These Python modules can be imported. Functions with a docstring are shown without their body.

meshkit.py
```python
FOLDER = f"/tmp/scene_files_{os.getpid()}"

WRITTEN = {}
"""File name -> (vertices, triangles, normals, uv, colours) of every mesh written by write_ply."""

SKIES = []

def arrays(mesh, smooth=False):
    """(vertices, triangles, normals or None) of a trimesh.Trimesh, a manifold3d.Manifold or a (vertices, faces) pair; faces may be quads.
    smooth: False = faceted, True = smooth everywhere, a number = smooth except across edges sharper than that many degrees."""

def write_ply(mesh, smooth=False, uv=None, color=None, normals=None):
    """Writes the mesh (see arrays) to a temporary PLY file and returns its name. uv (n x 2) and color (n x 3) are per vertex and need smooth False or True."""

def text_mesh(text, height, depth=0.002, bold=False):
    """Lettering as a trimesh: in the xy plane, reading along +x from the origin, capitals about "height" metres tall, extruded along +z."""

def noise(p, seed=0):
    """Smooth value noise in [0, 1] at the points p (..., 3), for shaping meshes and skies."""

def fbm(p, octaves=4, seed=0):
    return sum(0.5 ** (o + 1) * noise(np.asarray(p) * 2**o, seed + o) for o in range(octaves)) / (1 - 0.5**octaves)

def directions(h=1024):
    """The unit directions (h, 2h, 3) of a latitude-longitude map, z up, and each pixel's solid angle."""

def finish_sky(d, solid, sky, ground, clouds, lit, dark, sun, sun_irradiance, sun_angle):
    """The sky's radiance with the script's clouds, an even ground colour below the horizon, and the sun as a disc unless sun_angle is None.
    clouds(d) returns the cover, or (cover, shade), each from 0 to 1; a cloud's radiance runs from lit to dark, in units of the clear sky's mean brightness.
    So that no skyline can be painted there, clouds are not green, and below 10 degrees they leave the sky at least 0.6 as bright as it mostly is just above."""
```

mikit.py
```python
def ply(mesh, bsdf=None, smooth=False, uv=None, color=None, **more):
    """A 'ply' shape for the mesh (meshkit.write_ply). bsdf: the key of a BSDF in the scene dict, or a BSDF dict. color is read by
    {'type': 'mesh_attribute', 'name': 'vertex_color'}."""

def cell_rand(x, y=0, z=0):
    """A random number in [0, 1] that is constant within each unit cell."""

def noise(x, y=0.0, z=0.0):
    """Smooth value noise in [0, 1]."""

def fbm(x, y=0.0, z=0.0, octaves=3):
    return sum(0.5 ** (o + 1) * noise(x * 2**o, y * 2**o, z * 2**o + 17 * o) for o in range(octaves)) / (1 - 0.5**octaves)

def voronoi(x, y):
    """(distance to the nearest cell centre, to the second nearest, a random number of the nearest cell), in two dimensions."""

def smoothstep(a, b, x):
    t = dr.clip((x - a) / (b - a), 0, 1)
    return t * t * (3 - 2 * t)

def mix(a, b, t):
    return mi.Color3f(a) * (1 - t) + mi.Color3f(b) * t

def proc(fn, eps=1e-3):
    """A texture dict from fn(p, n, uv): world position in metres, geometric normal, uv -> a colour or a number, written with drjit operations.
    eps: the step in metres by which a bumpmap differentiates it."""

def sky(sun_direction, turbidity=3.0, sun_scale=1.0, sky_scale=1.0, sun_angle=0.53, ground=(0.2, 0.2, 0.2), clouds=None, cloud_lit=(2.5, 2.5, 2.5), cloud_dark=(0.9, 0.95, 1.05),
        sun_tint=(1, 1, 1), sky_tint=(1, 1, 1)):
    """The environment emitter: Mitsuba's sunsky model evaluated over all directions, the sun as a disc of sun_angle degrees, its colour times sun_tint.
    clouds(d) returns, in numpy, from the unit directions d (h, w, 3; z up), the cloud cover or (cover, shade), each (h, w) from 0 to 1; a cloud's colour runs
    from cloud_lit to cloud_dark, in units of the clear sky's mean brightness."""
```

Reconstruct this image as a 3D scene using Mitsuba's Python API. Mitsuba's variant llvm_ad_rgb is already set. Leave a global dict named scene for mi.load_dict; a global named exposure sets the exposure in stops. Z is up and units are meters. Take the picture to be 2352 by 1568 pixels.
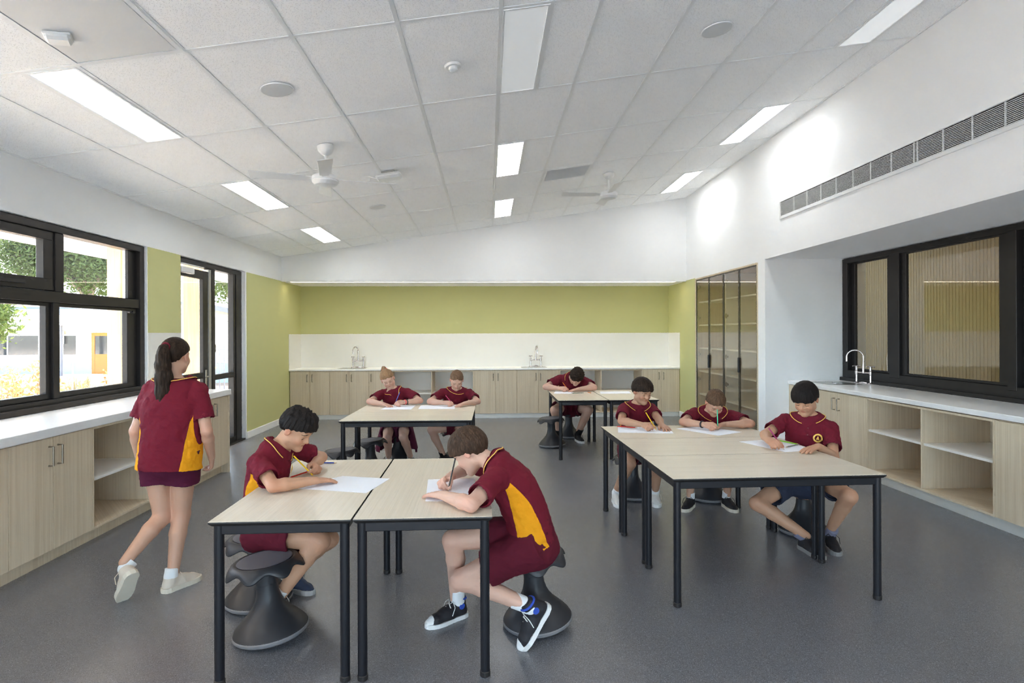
import math
import numpy as np, trimesh, drjit as dr, mitsuba as mi
import mikit, meshkit
from mikit import proc, noise, fbm, voronoi, cell_rand, smoothstep, mix
from shapely.geometry import Polygon, box as sbox

# ------------------------------------------------------------------ camera, sky, exposure
TF = mi.ScalarTransform4f
scene, labels = {}, {}
PI = math.pi
rng = np.random.RandomState(7)
EYE = np.array([0, 0, 1.5018])
YAW, ROLL, FPX = 0.0399, -0.004, 1356.86
_f = np.array([math.sin(YAW), math.cos(YAW), 0.0])
_r = np.array([math.cos(YAW), -math.sin(YAW), 0.0])
_up = -math.sin(ROLL) * _r + math.cos(ROLL) * np.array([0, 0, 1.0])
scene['camera'] = {'type': 'perspective', 'fov_axis': 'x', 'fov': math.degrees(2 * math.atan(1176 / FPX)), 'near_clip': 0.05, 'far_clip': 400.0,
                   'principal_point_offset_x': 0.0, 'principal_point_offset_y': (784 - 765.03) / 1568,
                   'to_world': TF().look_at(origin=EYE.tolist(), target=(EYE + _f).tolist(), up=_up.tolist())}


def clouds(d):
    c = meshkit.fbm(d * np.array([3.0, 3.0, 6.0]) + 5.0, 4)
    return np.clip((c - 0.52) * 3.0, 0, 0.6)


SKY = 23.0
scene['sky'] = mikit.sky((-0.52, 0.50, 0.69), turbidity=3.0, sun_scale=SKY * 0.7, sky_scale=SKY, ground=(0.3, 0.3, 0.28), clouds=clouds, sky_tint=(1.05, 1.0, 0.92))
LAMP = 6.6         # radiance of the lit ceiling panels
LAMP_DIM = (0.12, 0.42, 0.2)  # front row, switched down
STRIP = 3.4
exposure = 1.08

# ------------------------------------------------------------------ helpers
_used = set()


def numbered(name):
    key, k = name, 0
    while key in _used:
        k += 1
        key = '%s_%03d' % (name, k)
    _used.add(key)
    return key


def obj(name, mesh, mat, parent=None, smooth=False, label=None, **more):
    """One entry of scene; mesh may also be a ply dict that is reused with another to_world."""
    key = numbered(name if parent is None else parent + '__' + name)
    if isinstance(mesh, dict):
        scene[key] = {**mesh, **more}
    else:
        scene[key] = mikit.ply(mesh, mat, smooth, **more)
    if label:
        labels[key] = {'label': label}
    return key


def thing(name, label=None, cat=None, group=None, kind=None):
    key = numbered(name)
    d = {}
    if label: d['label'] = label
    if cat: d['category'] = cat
    if group: d['group'] = group
    if kind: d['kind'] = kind
    labels[key] = d
    return key


def tag(key, label=None, cat=None, group=None, kind=None):
    d = labels.setdefault(key, {})
    if label: d['label'] = label
    if cat: d['category'] = cat
    if group: d['group'] = group
    if kind: d['kind'] = kind
    return key


def cat_(*ms):
    ms = [m for m in ms if m is not None]
    return trimesh.util.concatenate(ms)


def bx(x0, x1, y0, y1, z0, z1, ch=0.0):
    """Box, with chamfered edges if ch > 0."""
    x0, x1 = min(x0, x1), max(x0, x1); y0, y1 = min(y0, y1), max(y0, y1); z0, z1 = min(z0, z1), max(z0, z1)
    if ch <= 0:
        m = trimesh.creation.box(extents=(x1 - x0, y1 - y0, z1 - z0))
        m.apply_translation(((x0 + x1) / 2, (y0 + y1) / 2, (z0 + z1) / 2))
        return m
    pts = []
    for sx in (0, 1):
        for sy in (0, 1):
            for sz in (0, 1):
                X = (x0, x1)[sx]; Y = (y0, y1)[sy]; Zz = (z0, z1)[sz]
                dx, dy, dz = ch * (1 - 2 * sx), ch * (1 - 2 * sy), ch * (1 - 2 * sz)
                pts += [(X, Y + dy, Zz + dz), (X + dx, Y, Zz + dz), (X + dx, Y + dy, Zz)]
    return trimesh.convex.convex_hull(np.array(pts))


def quadbox(p, t):
    """Thin slab over a quad p (4x3, counter-clockwise from above), thickness t downwards."""
    p = np.array(p, float)
    return trimesh.convex.convex_hull(np.vstack([p, p - [0, 0, t]]))


def prism(pts, z0, z1):
    m = trimesh.creation.extrude_polygon(Polygon(pts), z1 - z0, engine='earcut')
    m.apply_translation((0, 0, z0))
    return m


def frame_of(d):
    d = np.asarray(d, float); d = d / np.linalg.norm(d)
    a = np.cross(d, [0, 0, 1] if abs(d[2]) < 0.95 else [1, 0, 0]); a /= np.linalg.norm(a)
    return d, a, np.cross(d, a)


def tube(points, rad, sides=10, cap=True):
    """Round tube along a polyline, parallel-transported."""
    p = np.asarray(points, float); n = len(p)
    rad = np.broadcast_to(rad, (n,)).astype(float)
    t = np.zeros_like(p); t[1:-1] = p[2:] - p[:-2]; t[0] = p[1] - p[0]; t[-1] = p[-1] - p[-2]
    t /= np.linalg.norm(t, axis=1, keepdims=True) + 1e-12
    _, a, b = frame_of(t[0])
    V = []
    for i in range(n):
        a = a - t[i] * (a @ t[i]); a /= np.linalg.norm(a); b = np.cross(t[i], a)
        an = np.arange(sides) * 2 * PI / sides
        V.append(p[i] + rad[i] * (np.cos(an)[:, None] * a + np.sin(an)[:, None] * b))
    V = np.vstack(V); F = []
    for i in range(n - 1):
        for j in range(sides):
            k = (j + 1) % sides
            F += [(i * sides + j, i * sides + k, (i + 1) * sides + k), (i * sides + j, (i + 1) * sides + k, (i + 1) * sides + j)]
    if cap:
        V = np.vstack([V, p[0], p[-1]]); c0, c1 = len(V) - 2, len(V) - 1
        for j in range(sides):
            k = (j + 1) % sides
            F += [(c0, k, j), (c1, (n - 1) * sides + j, (n - 1) * sides + k)]
    return trimesh.Trimesh(V, np.array(F), process=False)


def cyl(a, b, r, sides=20, r2=None):
    return tube([a, b], [r, r if r2 is None else r2], sides)


def lathe(prof, sides=40, at=(0, 0, 0)):
    """Surface of revolution about z of an (r, z) profile listed from bottom to top (outside)."""
    prof = np.asarray(prof, float); n = len(prof); an = np.arange(sides) * 2 * PI / sides
    V = np.stack([np.outer(prof[:, 0], np.cos(an)), np.outer(prof[:, 0], np.sin(an)), np.repeat(prof[:, 1:], sides, 1)], -1).reshape(-1, 3)
    F = []
    for i in range(n - 1):
        for j in range(sides):
            k = (j + 1) % sides
            if prof[i, 0] > 1e-6: F.append((i * sides + j, i * sides + k, (i + 1) * sides + k))
            if prof[i + 1, 0] > 1e-6: F.append((i * sides + j, (i + 1) * sides + k, (i + 1) * sides + j))
    m = trimesh.Trimesh(V, np.array(F), process=False)
    m.merge_vertices(); m.apply_translation(at)
    return m


def rot(m, deg, axis=(0, 0, 1), at=(0, 0, 0)):
    m.apply_transform(trimesh.transformations.rotation_matrix(math.radians(deg), axis, at))
    return m


def mv(m, *d):
    m.apply_translation(d)
    return m


def basis(o, x, y, z):
    M = np.eye(4); M[:3, 0], M[:3, 1], M[:3, 2], M[:3, 3] = x, y, z, o
    return M


def unit(v):
    v = np.asarray(v, float)
    return v / (np.linalg.norm(v) + 1e-12)


# ------------------------------------------------------------------ materials
def mat(name, col, rough=0.6, spec=0.5, metallic=0.0, two=True, bump=None, **kw):
    c = col if isinstance(col, dict) else {'type': 'rgb', 'value': list(col)}
    d = {'type': 'principled', 'base_color': c, 'roughness': rough, 'specular': spec, 'metallic': metallic, **kw}
    if bump is not None:
        d = {'type': 'bumpmap', 'nested': d, 'arbitrary': bump[0], 'scale': bump[1]}
    scene[name] = {'type': 'twosided', 'nested': d} if two else d
    return name


def diffuse(name, col):
    c = col if isinstance(col, dict) else {'type': 'rgb', 'value': list(col)}
    scene[name] = {'type': 'twosided', 'nested': {'type': 'diffuse', 'reflectance': c}}
    return name


def wood_fn(ax, base, dark, light, f=1.0):
    def fn(p, n, uv):
        c = [p.x, p.y, p.z]
        lo = c[ax]; o = [c[i] for i in range(3) if i != ax]
        s = o[0] * 1.0 + o[1] * 0.83
        g = noise(s * 260 * f, lo * 3.0, 0) * 0.5 + noise(s * 90 * f, lo * 1.4, 4) * 0.5
        b = fbm(s * 14 * f, lo * 0.9, 2.0)
        t = mi.Float(g) * 0.65 + b * 0.35
        col = mix(dark, light, smoothstep(0.25, 0.75, t))
        fine = smoothstep(0.72, 0.9, noise(s * 520 * f, lo * 9.0, 8))
        return mix(col, base, 0.5) * (1 - 0.06 * fine)
    return fn


def floor_fn(p, n, uv):
    a = cell_rand(dr.floor(p.x * 420), dr.floor(p.y * 420), 1)
    d1, _, w = voronoi(p.x * 190, p.y * 190)
    spot = dr.select(d1 < 0.34, w, 0.35)
    big = fbm(p.x * 1.3, p.y * 1.3, 0.0)
    v = 0.140 + 0.09 * (a - 0.5) + 0.20 * dr.maximum(spot - 0.70, 0) * 2.6 - 0.07 * smoothstep(0.25, 0.05, w) * dr.select(d1 < 0.34, 1.0, 0.0) + 0.016 * (big - 0.5)
    yy = p.y - 3.62
    s = dr.abs(yy - dr.round(yy / 1.6) * 1.6)
    v = v + 0.016 * smoothstep(0.005, 0.001, s)
    return mi.Color3f(v * 0.97, v * 1.0, v * 1.07)


def tile_fn(p, n, uv):
    d1, _, w = voronoi(p.x * 95, p.y * 95)
    hole = dr.select(w > 0.45, smoothstep(0.30, 0.12, d1), 0.0)
    d2, _, w2 = voronoi(p.x * 210, p.y * 210)
    hole2 = dr.select(w2 > 0.5, smoothstep(0.30, 0.15, d2), 0.0)
    v = 0.92 - 0.26 * hole - 0.09 * hole2
    return mi.Color3f(v, v * 0.998, v * 0.988)


def wall_fn(base, amp=0.015):
    def fn(p, n, uv):
        v = 1 + amp * (fbm(p.x * 2.2 + p.y * 1.9, p.z * 2.2 + p.y, 1.0) - 0.5)
        return mi.Color3f(*base) * v
    return fn


mat('m_white', proc(wall_fn((0.865, 0.862, 0.85))), 0.75, 0.2)
mat('m_tile', proc(tile_fn), 0.9, 0.1)
mat('m_bar', (0.84, 0.835, 0.82), 0.45, 0.4)
mat('m_panel_grey', (0.70, 0.70, 0.69), 0.5, 0.3)
mat('m_green', proc(wall_fn((0.545, 0.535, 0.25), 0.03)), 0.8, 0.2)
mat('m_splash', (0.80, 0.775, 0.72), 0.35, 0.4)
mat('m_floor', proc(floor_fn), 0.30, 0.5)
mat('m_top', (0.86, 0.85, 0.83), 0.28, 0.5)
mat('m_wood', proc(wood_fn(2, (0.585, 0.475, 0.335), (0.515, 0.405, 0.275), (0.645, 0.54, 0.40))), 0.5, 0.35)
mat('m_tabx', proc(wood_fn(0, (0.66, 0.57, 0.445), (0.62, 0.53, 0.405), (0.70, 0.61, 0.485))), 0.34, 0.45)
mat('m_taby', proc(wood_fn(1, (0.66, 0.57, 0.445), (0.62, 0.53, 0.405), (0.70, 0.61, 0.485))), 0.34, 0.45)
mat('m_shelf', (0.80, 0.77, 0.71), 0.4, 0.4)
mat('m_black', (0.007, 0.008, 0.011), 0.33, 0.35)
mat('m_edge', (0.014, 0.013, 0.013), 0.4, 0.4)
mat('m_alu', (0.012, 0.012, 0.013), 0.35, 0.22)
mat('m_void', (0.012, 0.011, 0.010), 0.9, 0.1)
mat('m_handle', (0.23, 0.20, 0.16), 0.35, 0.5, 0.8)
mat('m_plastic', (0.80, 0.79, 0.77), 0.35, 0.45)
mat('m_greyalu', (0.42, 0.41, 0.38), 0.4, 0.5, 0.5)
mat('m_steel', (0.52, 0.50, 0.46), 0.28, 0.5, 1.0)
mat('m_stool', (0.022, 0.024, 0.028), 0.40, 0.32)
mat('m_pad', (0.085, 0.088, 0.105), 0.6, 0.35)
mat('m_stoolring', (0.16, 0.16, 0.165), 0.5, 0.4)
mat('m_bronzealu', (0.055, 0.047, 0.034), 0.35, 0.5, 0.4)
mat('m_slat', (0.42, 0.335, 0.19), 0.5, 0.3)
mat('m_paper', (0.86, 0.86, 0.88), 0.7, 0.2)
scene['m_chrome'] = {'type': 'twosided', 'nested': {'type': 'roughconductor', 'material': 'Cr', 'alpha': 0.06, 'specular_reflectance': {'type': 'rgb', 'value': [1.0, 0.98, 0.94]}}}
scene['m_glass'] = {'type': 'thindielectric', 'int_ior': 1.5}
scene['m_bronze'] = {'type': 'thindielectric', 'int_ior': 1.52, 'specular_transmittance': {'type': 'rgb', 'value': [0.80, 0.755, 0.66]}}
scene['m_tinted'] = {'type': 'thindielectric', 'int_ior': 1.62, 'specular_transmittance': {'type': 'rgb', 'value': [0.72, 0.66, 0.52]}}
# ------------------------------------------------------------------ the setting
XL, XR, YB, YW, YR = -3.477, 3.423, 10.083, 11.09, -2.7     # left wall, right wall, bulkhead face, back wall, rear wall
HD = 2.40                                                   # head height of openings and colour bands
CZ0, CS, CY = 3.3643, 0.1506, -0.005
CA = math.cos(math.atan(CS))
GX, GY = 0.6 * CA, 1.2                                      # ceiling grid pitch (plan)
GX0, GR = 0.0809, 4.5873 - 2 * 1.2                          # line 0 and row 0


def cz(x, y):
    return CZ0 + CS * x + CY * y


def struct(name, mesh, m, parent=None, smooth=False):
    k = obj(name, mesh, m, parent, smooth)
    if parent is None: tag(k, kind='structure')
    return k


tag(struct('floor', bx(-3.72, 4.6, YR, 11.3, -0.12, 0), 'm_floor'), 'grey speckled vinyl floor with fine welded sheet seams', None)

# left wall: core with openings for the windows and the glazed door
WY0, WY1 = -2.2, 6.166
DY0, DY1 = 6.822, 8.604
wl = cat_(bx(-3.72, XL, YR, 11.3, HD, 4.2), bx(-3.72, XL, YR, WY0, 0, HD), bx(-3.72, XL, WY0, WY1, 0, 0.93),
          bx(-3.72, XL, WY1, DY0, 0, HD), bx(-3.72, XL, DY1, 11.3, 0, HD))
W = tag(struct('wall_left', wl, 'm_white'), 'white left wall with window, glazed door and green lower panels')
obj('green_panel', bx(XL, XL + 0.004, WY1 + 0.012, DY0, 1.521, HD - 0.0), 'm_green', W, label='pale green panel between the window and the glazed door')
obj('green_panel', bx(XL, XL + 0.004, DY1 + 0.04, YW, 0.0, HD - 0.004), 'm_green', W, label='pale green panel between the glazed door and the back wall')
obj('splash_panel', bx(XL, XL + 0.006, WY1 + 0.012, DY0, 0.90, 1.52), 'm_splash', W, label='cream splash panel above the left bench')
struct('baseboard_left', bx(XL, XL + 0.018, DY1 + 0.02, 10.44, 0, 0.10, 0.004), 'm_white')

# back wall, bulkhead and splashback
wb = cat_(bx(-3.72, 3.7, YW, 11.3, 0, 2.4))
WB = tag(struct('wall_back', wb, 'm_green'), 'green back wall recessed above a cream splashback')
bulk = cat_(bx(XL, XR, YB, YB + 0.06, 2.385, 4.2), bx(XL, XR, YB + 0.06, YB + 0.185, 2.40, 4.2), bx(XL, XR, YB + 0.185, 11.3, 2.385, 4.2))
tag(struct('wall_bulkhead', bulk, 'm_white'), 'white bulkhead over the back bench with a slot for the light strip')
obj('splash_panel', bx(XL, XR, YW - 0.012, YW, 0.88, 1.50), 'm_splash', WB, label='cream splashback panel')
obj('splash_panel', bx(XL, XL + 0.012, 10.425, YW - 0.012, 0.88, 1.50), 'm_splash', W)

# right wall: upper band, pier, cupboard recess, green return and the window niche
NY, NX, NZ = 7.18, 4.443, 2.405
CU0, CU1, CUZ = 7.374, 9.643, 2.39
wr = cat_(bx(XR, 3.56, YR, NY, NZ, 4.4), bx(3.565, 4.7, YR, NY, NZ + 0.004, 4.4), bx(3.5, 3.6, YR, NY, NZ + 0.02, 4.4), bx(XR, 4.7, NY, CU0, 0, 4.4), bx(XR, 4.2, CU0, 11.3, CUZ, 4.4),
          bx(XR, 4.2, CU1, 11.3, 0, CUZ), bx(4.0, 4.2, CU0, CU1, 0, CUZ),
          bx(NX, NX + 0.16, 1.1, NY, 0, 0.93), bx(NX, NX + 0.16, YR, 1.1, 0, NZ))
WR = tag(struct('wall_right', wr, 'm_white'), 'white right wall with tall cupboard recess, window niche and air slot')
obj('splash_panel', bx(XR - 0.012, XR, 10.425, YW - 0.012, 0.88, 1.50), 'm_splash', WR)
obj('green_panel', bx(XR - 0.004, XR, CU1 + 0.01, YW, 0.0, HD), 'm_green', WR, label='pale green panel between the tall cupboard and the back wall')
struct('baseboard_right', cat_(bx(XR - 0.018, XR, CU1 + 0.01, 10.44, 0, 0.10, 0.004), bx(XR - 0.018, XR, NY, CU0, 0, 0.10, 0.004)), 'm_white')
struct('wall_rear', cat_(bx(-3.72, 4.7, YR - 0.15, YR, HD + 0.1, 4.4), bx(-3.72, -3.2, YR - 0.15, YR, 0, HD + 0.1), bx(3.2, 4.7, YR - 0.15, YR, 0, HD + 0.1), bx(-3.2, 3.2, YR - 0.15, YR, 0, 0.12)), 'm_white')
w3 = thing('window_3', 'wide glazed wall behind the camera opening to the yard', None, None, 'structure')
obj('frame', cat_(bx(-3.2, 3.2, YR - 0.1, YR - 0.03, 0.12, 0.18), bx(-3.2, 3.2, YR - 0.1, YR - 0.03, HD + 0.04, HD + 0.1), *[bx(x - 0.03, x + 0.03, YR - 0.1, YR - 0.03, 0.12, HD + 0.1) for x in (-3.17, -1.6, 0.0, 1.6, 3.17)]), 'm_alu', w3)
for x in (-3.14, -1.57, 0.03, 1.63):
    obj('pane', trimesh.Trimesh([[x, YR - 0.06, 0.18], [x + 1.51, YR - 0.06, 0.18], [x + 1.51, YR - 0.06, HD + 0.04], [x, YR - 0.06, HD + 0.04]], [[0, 1, 2], [0, 2, 3]], process=False), 'm_glass', w3)

# ------------------------------------------------------------------ ceiling: tiles in an exposed grid
C_EX = np.array([CA, 0, CS * CA]); C_EY = unit([0, 1, CY]); C_N = unit(np.cross(C_EX, C_EY))


def cpl(u, r, h=0.0):
    """Point on the ceiling plane at grid column u (60 cm steps), row r (120 cm steps), h above the face of the bars."""
    x = GX0 + u * GX; y = GR + r * GY
    return np.array([x, y, cz(x, y)]) + C_N * h


def cmat(u, r, h=0.0):
    return TF(basis(cpl(u, r, h), C_EX, C_EY, C_N))


def pane(x, y0, y1, z0, z1, m, parent):
    """One glass sheet facing x."""
    q = trimesh.Trimesh([[x, y0, z0], [x, y1, z0], [x, y1, z1], [x, y0, z1]], [[0, 1, 2], [0, 2, 3]], process=False)
    return obj('pane', q, m, parent)


CEIL = tag(struct('ceiling', bx(-0.5, 8.2, -0.5, 16.0, 0.06, 0.12), 'm_tile'), 'sloping suspended ceiling of perforated white tiles in a metal grid')
scene[CEIL]['to_world'] = TF(basis(np.array([-4.0, YR - 0.4, cz(-4.0, YR - 0.4)]), C_EX, C_EY, C_N))
LIGHTS = {}
for r in (-3, -1, 1, 3, 5):
    for u, side in ((-5, 1), (0, 0), (4, 1)):
        LIGHTS[(u, r)] = side
tile_cache = {}


def tile(u0, u1, r0, r1):
    """One ceiling tile between grid positions, clear of the bars."""
    w, l = (u1 - u0) * 0.6 - 0.022, (r1 - r0) * 1.2 - 0.022
    key = (round(w, 3), round(l, 3))
    if key not in tile_cache:
        tile_cache[key] = mikit.ply(bx(-w / 2, w / 2, -l / 2, l / 2, 0.0, 0.014, 0.003), 'm_tile')
    obj('tile', tile_cache[key], None, CEIL, to_world=cmat((u0 + u1) / 2, (r0 + r1) / 2, 0.004))


UR = (XR - GX0) / GX
RB = (YB - GR) / GY
for r in range(-4, 7):
    r1 = min(r + 1, RB)
    for u in range(-6, 6):
        u1 = min(u + 1, UR)
        if (u, r) == (-4, 0): continue                      # access hatch
        if (u, r) == (1, 4):
            tile(u, u1, 4.46, r1); continue
        if (u, r) in LIGHTS:
            if LIGHTS[(u, r)]: tile(u, u + 0.5, r, r1)
            else: tile(u + 0.5, u1, r, r1)
            continue
        tile(u, u1, r, r1)
for u in range(-5, 6):
    L = (RB + 4) * 1.2
    obj('grid_bar', bx(-0.012, 0.012, 0, L, 0, 0.03), 'm_bar', CEIL, to_world=cmat(u, -4, 0))
for r in range(-3, 7):
    L = (UR + 6) * 0.6
    obj('cross_bar', bx(0, L, -0.012, 0.012, 0.0005, 0.03), 'm_bar', CEIL, to_world=cmat(-6, r, 0))
obj('edge_angle', bx(0, 0.02, 0, (RB + 4) * 1.2, -0.002, 0.02), 'm_bar', CEIL, to_world=cmat(-5.995, -4, 0))
obj('edge_angle', bx(-0.02, 0, 0, (RB + 4) * 1.2, -0.002, 0.02), 'm_bar', CEIL, to_world=cmat(UR, -4, 0))
obj('edge_angle', bx(0, (UR + 6) * 0.6, -0.02, 0, -0.002, 0.02), 'm_bar', CEIL, to_world=cmat(-6, RB, 0))

# lamps in the grid: frame and diffuser
pos_names = {-5: 'in the left column', 0: 'in the middle column', 4: 'in the right column'}
row_names = {-3: 'behind the camera', -1: 'behind the camera', 1: 'dim, nearest the camera', 3: 'lit, second from the camera', 5: 'lit, nearest the back wall'}
for (u, r), side in sorted(LIGHTS.items(), key=lambda t: (t[0][1], t[0][0])):
    if r < -1: continue
    c = u + (0.75 if side else 0.25)
    t = thing('ceiling_light', 'ceiling panel light %s, %s' % (pos_names[u], row_names[r]) if r > 0 else 'ceiling panel light %s, behind the camera' % pos_names[u], 'ceiling light', 'panel lights in the ceiling grid')
    w, l = 0.278, 1.176
    fr = cat_(bx(-w / 2, -w / 2 + 0.012, -l / 2, l / 2, -0.004, 0.03), bx(w / 2 - 0.012, w / 2, -l / 2, l / 2, -0.004, 0.03),
              bx(-w / 2, w / 2, -l / 2, -l / 2 + 0.012, -0.004, 0.03), bx(-w / 2, w / 2, l / 2 - 0.012, l / 2, -0.004, 0.03))
    obj('frame', fr, 'm_bar', t, to_world=cmat(c, r + 0.5, 0))
    bar = bx(-0.012, 0.012, -l / 2, l / 2, 0, 0.03)
    obj('centre_bar', bar, 'm_bar', t, to_world=cmat(u + 0.5, r + 0.5, 0))
    a, b = w / 2 - 0.012, l / 2 - 0.012
    em = {-5: LAMP_DIM[1], 0: LAMP_DIM[0], 4: LAMP_DIM[2]}[u] if r == 1 else LAMP
    diff = trimesh.Trimesh([[-a, -b, 0.002], [a, -b, 0.002], [a, b, 0.002], [-a, b, 0.002]], [[0, 2, 1], [0, 3, 2]], process=False)
    k = obj('diffuser', diff, 'm_panel_grey', t, to_world=cmat(c, r + 0.5, 0))
    scene[k]['emitter'] = {'type': 'area', 'radiance': {'type': 'rgb', 'value': [em * 0.95, em * 0.99, em * 1.02]}}

# LED strip in the bulkhead slot
t = thing('strip_light', 'long thin warm white light strip under the bulkhead', 'light strip')
obj('channel', bx(-3.36, 3.26, YB + 0.063, YB + 0.182, 2.387, 2.3995), 'm_bar', t)
sm = trimesh.Trimesh([[-3.355, YB + 0.065, 2.3855], [3.255, YB + 0.065, 2.3855], [3.255, YB + 0.180, 2.3855], [-3.355, YB + 0.180, 2.3855]], [[0, 2, 1], [0, 3, 2]], process=False)
k = obj('diffuser', sm, 'm_panel_grey', t)
scene[k]['emitter'] = {'type': 'area', 'radiance': {'type': 'rgb', 'value': [STRIP, STRIP * 0.88, STRIP * 0.68]}}

# ------------------------------------------------------------------ window_1 (left): black aluminium, fixed lights and awning sashes
XG = -3.565
win = thing('window_1', 'black aluminium window above the left bench looking onto the garden', None, None, 'structure')


def bar(y0, y1, z0, z1, x0=-3.60, x1=-3.515, ch=0.004):
    return bx(x0, x1, y0, y1, z0, z1, ch)


fr = [bar(WY0, WY1, 2.335, 2.396, -3.615, -3.50), bar(WY0, WY1, 0.93, 0.985, -3.615, -3.50), bar(WY0, WY1, 1.765, 1.855, -3.615, -3.51), bar(6.09, WY1, 0.93, 2.396, -3.615, -3.50), bar(WY0, WY0 + 0.05, 0.93, 2.396, -3.615, -3.50)]
mull = [4.955, 3.84, 2.73, 1.62, 0.51, -0.60]
obj('frame', cat_(*fr), 'm_alu', win)
for y in mull:
    obj('mullion', bar(y - 0.035, y + 0.035, 0.985, 1.765, -3.61, -3.512), 'm_alu', win)
    obj('mullion', bar(y - 0.01, y + 0.085, 1.855, 2.335, -3.61, -3.512), 'm_alu', win)
obj('sill', bx(-3.60, XL + 0.03, WY0 - 0.02, WY1 - 0.01, 0.905, 0.948, 0.005), 'm_alu', win)
edges = [WY0 + 0.05] + mull[::-1] + [6.09]
for i in range(len(edges) - 1):
    y0, y1 = edges[i] + 0.03, edges[i + 1] - 0.03
    awning = (i % 2 == 0)
    last = i == len(edges) - 2
    # lower sash (sliding), upper fixed or awning
    yl1 = 5.99 if last else y1
    s = obj('sash', cat_(bar(y0, y0 + 0.035, 0.985, 1.765, -3.59, -3.535), bar(yl1 - 0.055, yl1 + (0.02 if not last else 0.10), 0.985, 1.765, -3.59, -3.535), bar(y0, yl1, 0.985, 1.03, -3.59, -3.535), bar(y0, yl1, 1.735, 1.765, -3.59, -3.535)), 'm_alu', win)
    pane(XG - 0.001, y0, yl1, 0.99, 1.765, 'm_glass', s)
    if i == 5:
        s = obj('sash', cat_(bar(y0, y0 + 0.06, 1.90, 2.32, -3.59, -3.52), bar(y1 - 0.09, y1 + 0.03, 1.86, 2.335, -3.59, -3.525), bar(y0, y1, 1.86, 1.955, -3.59, -3.52), bar(y0, y1, 2.265, 2.335, -3.59, -3.52)), 'm_alu', win)
        obj('latch', bx(-3.52, -3.50, y0 + 0.45, y0 + 0.75, 1.895, 1.925, 0.004), 'm_black', s)
    else:
        s = obj('sash', cat_(bar(y0 + 0.05, y0 + 0.065, 1.86, 2.335, -3.58, -3.545), bar(yl1 - 0.02, yl1 + 0.10, 1.86, 2.335, -3.58, -3.545)), 'm_alu', win)
    pane(XG - 0.001, y0, yl1 + 0.02, 1.86, 2.335, 'm_glass', s)
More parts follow.
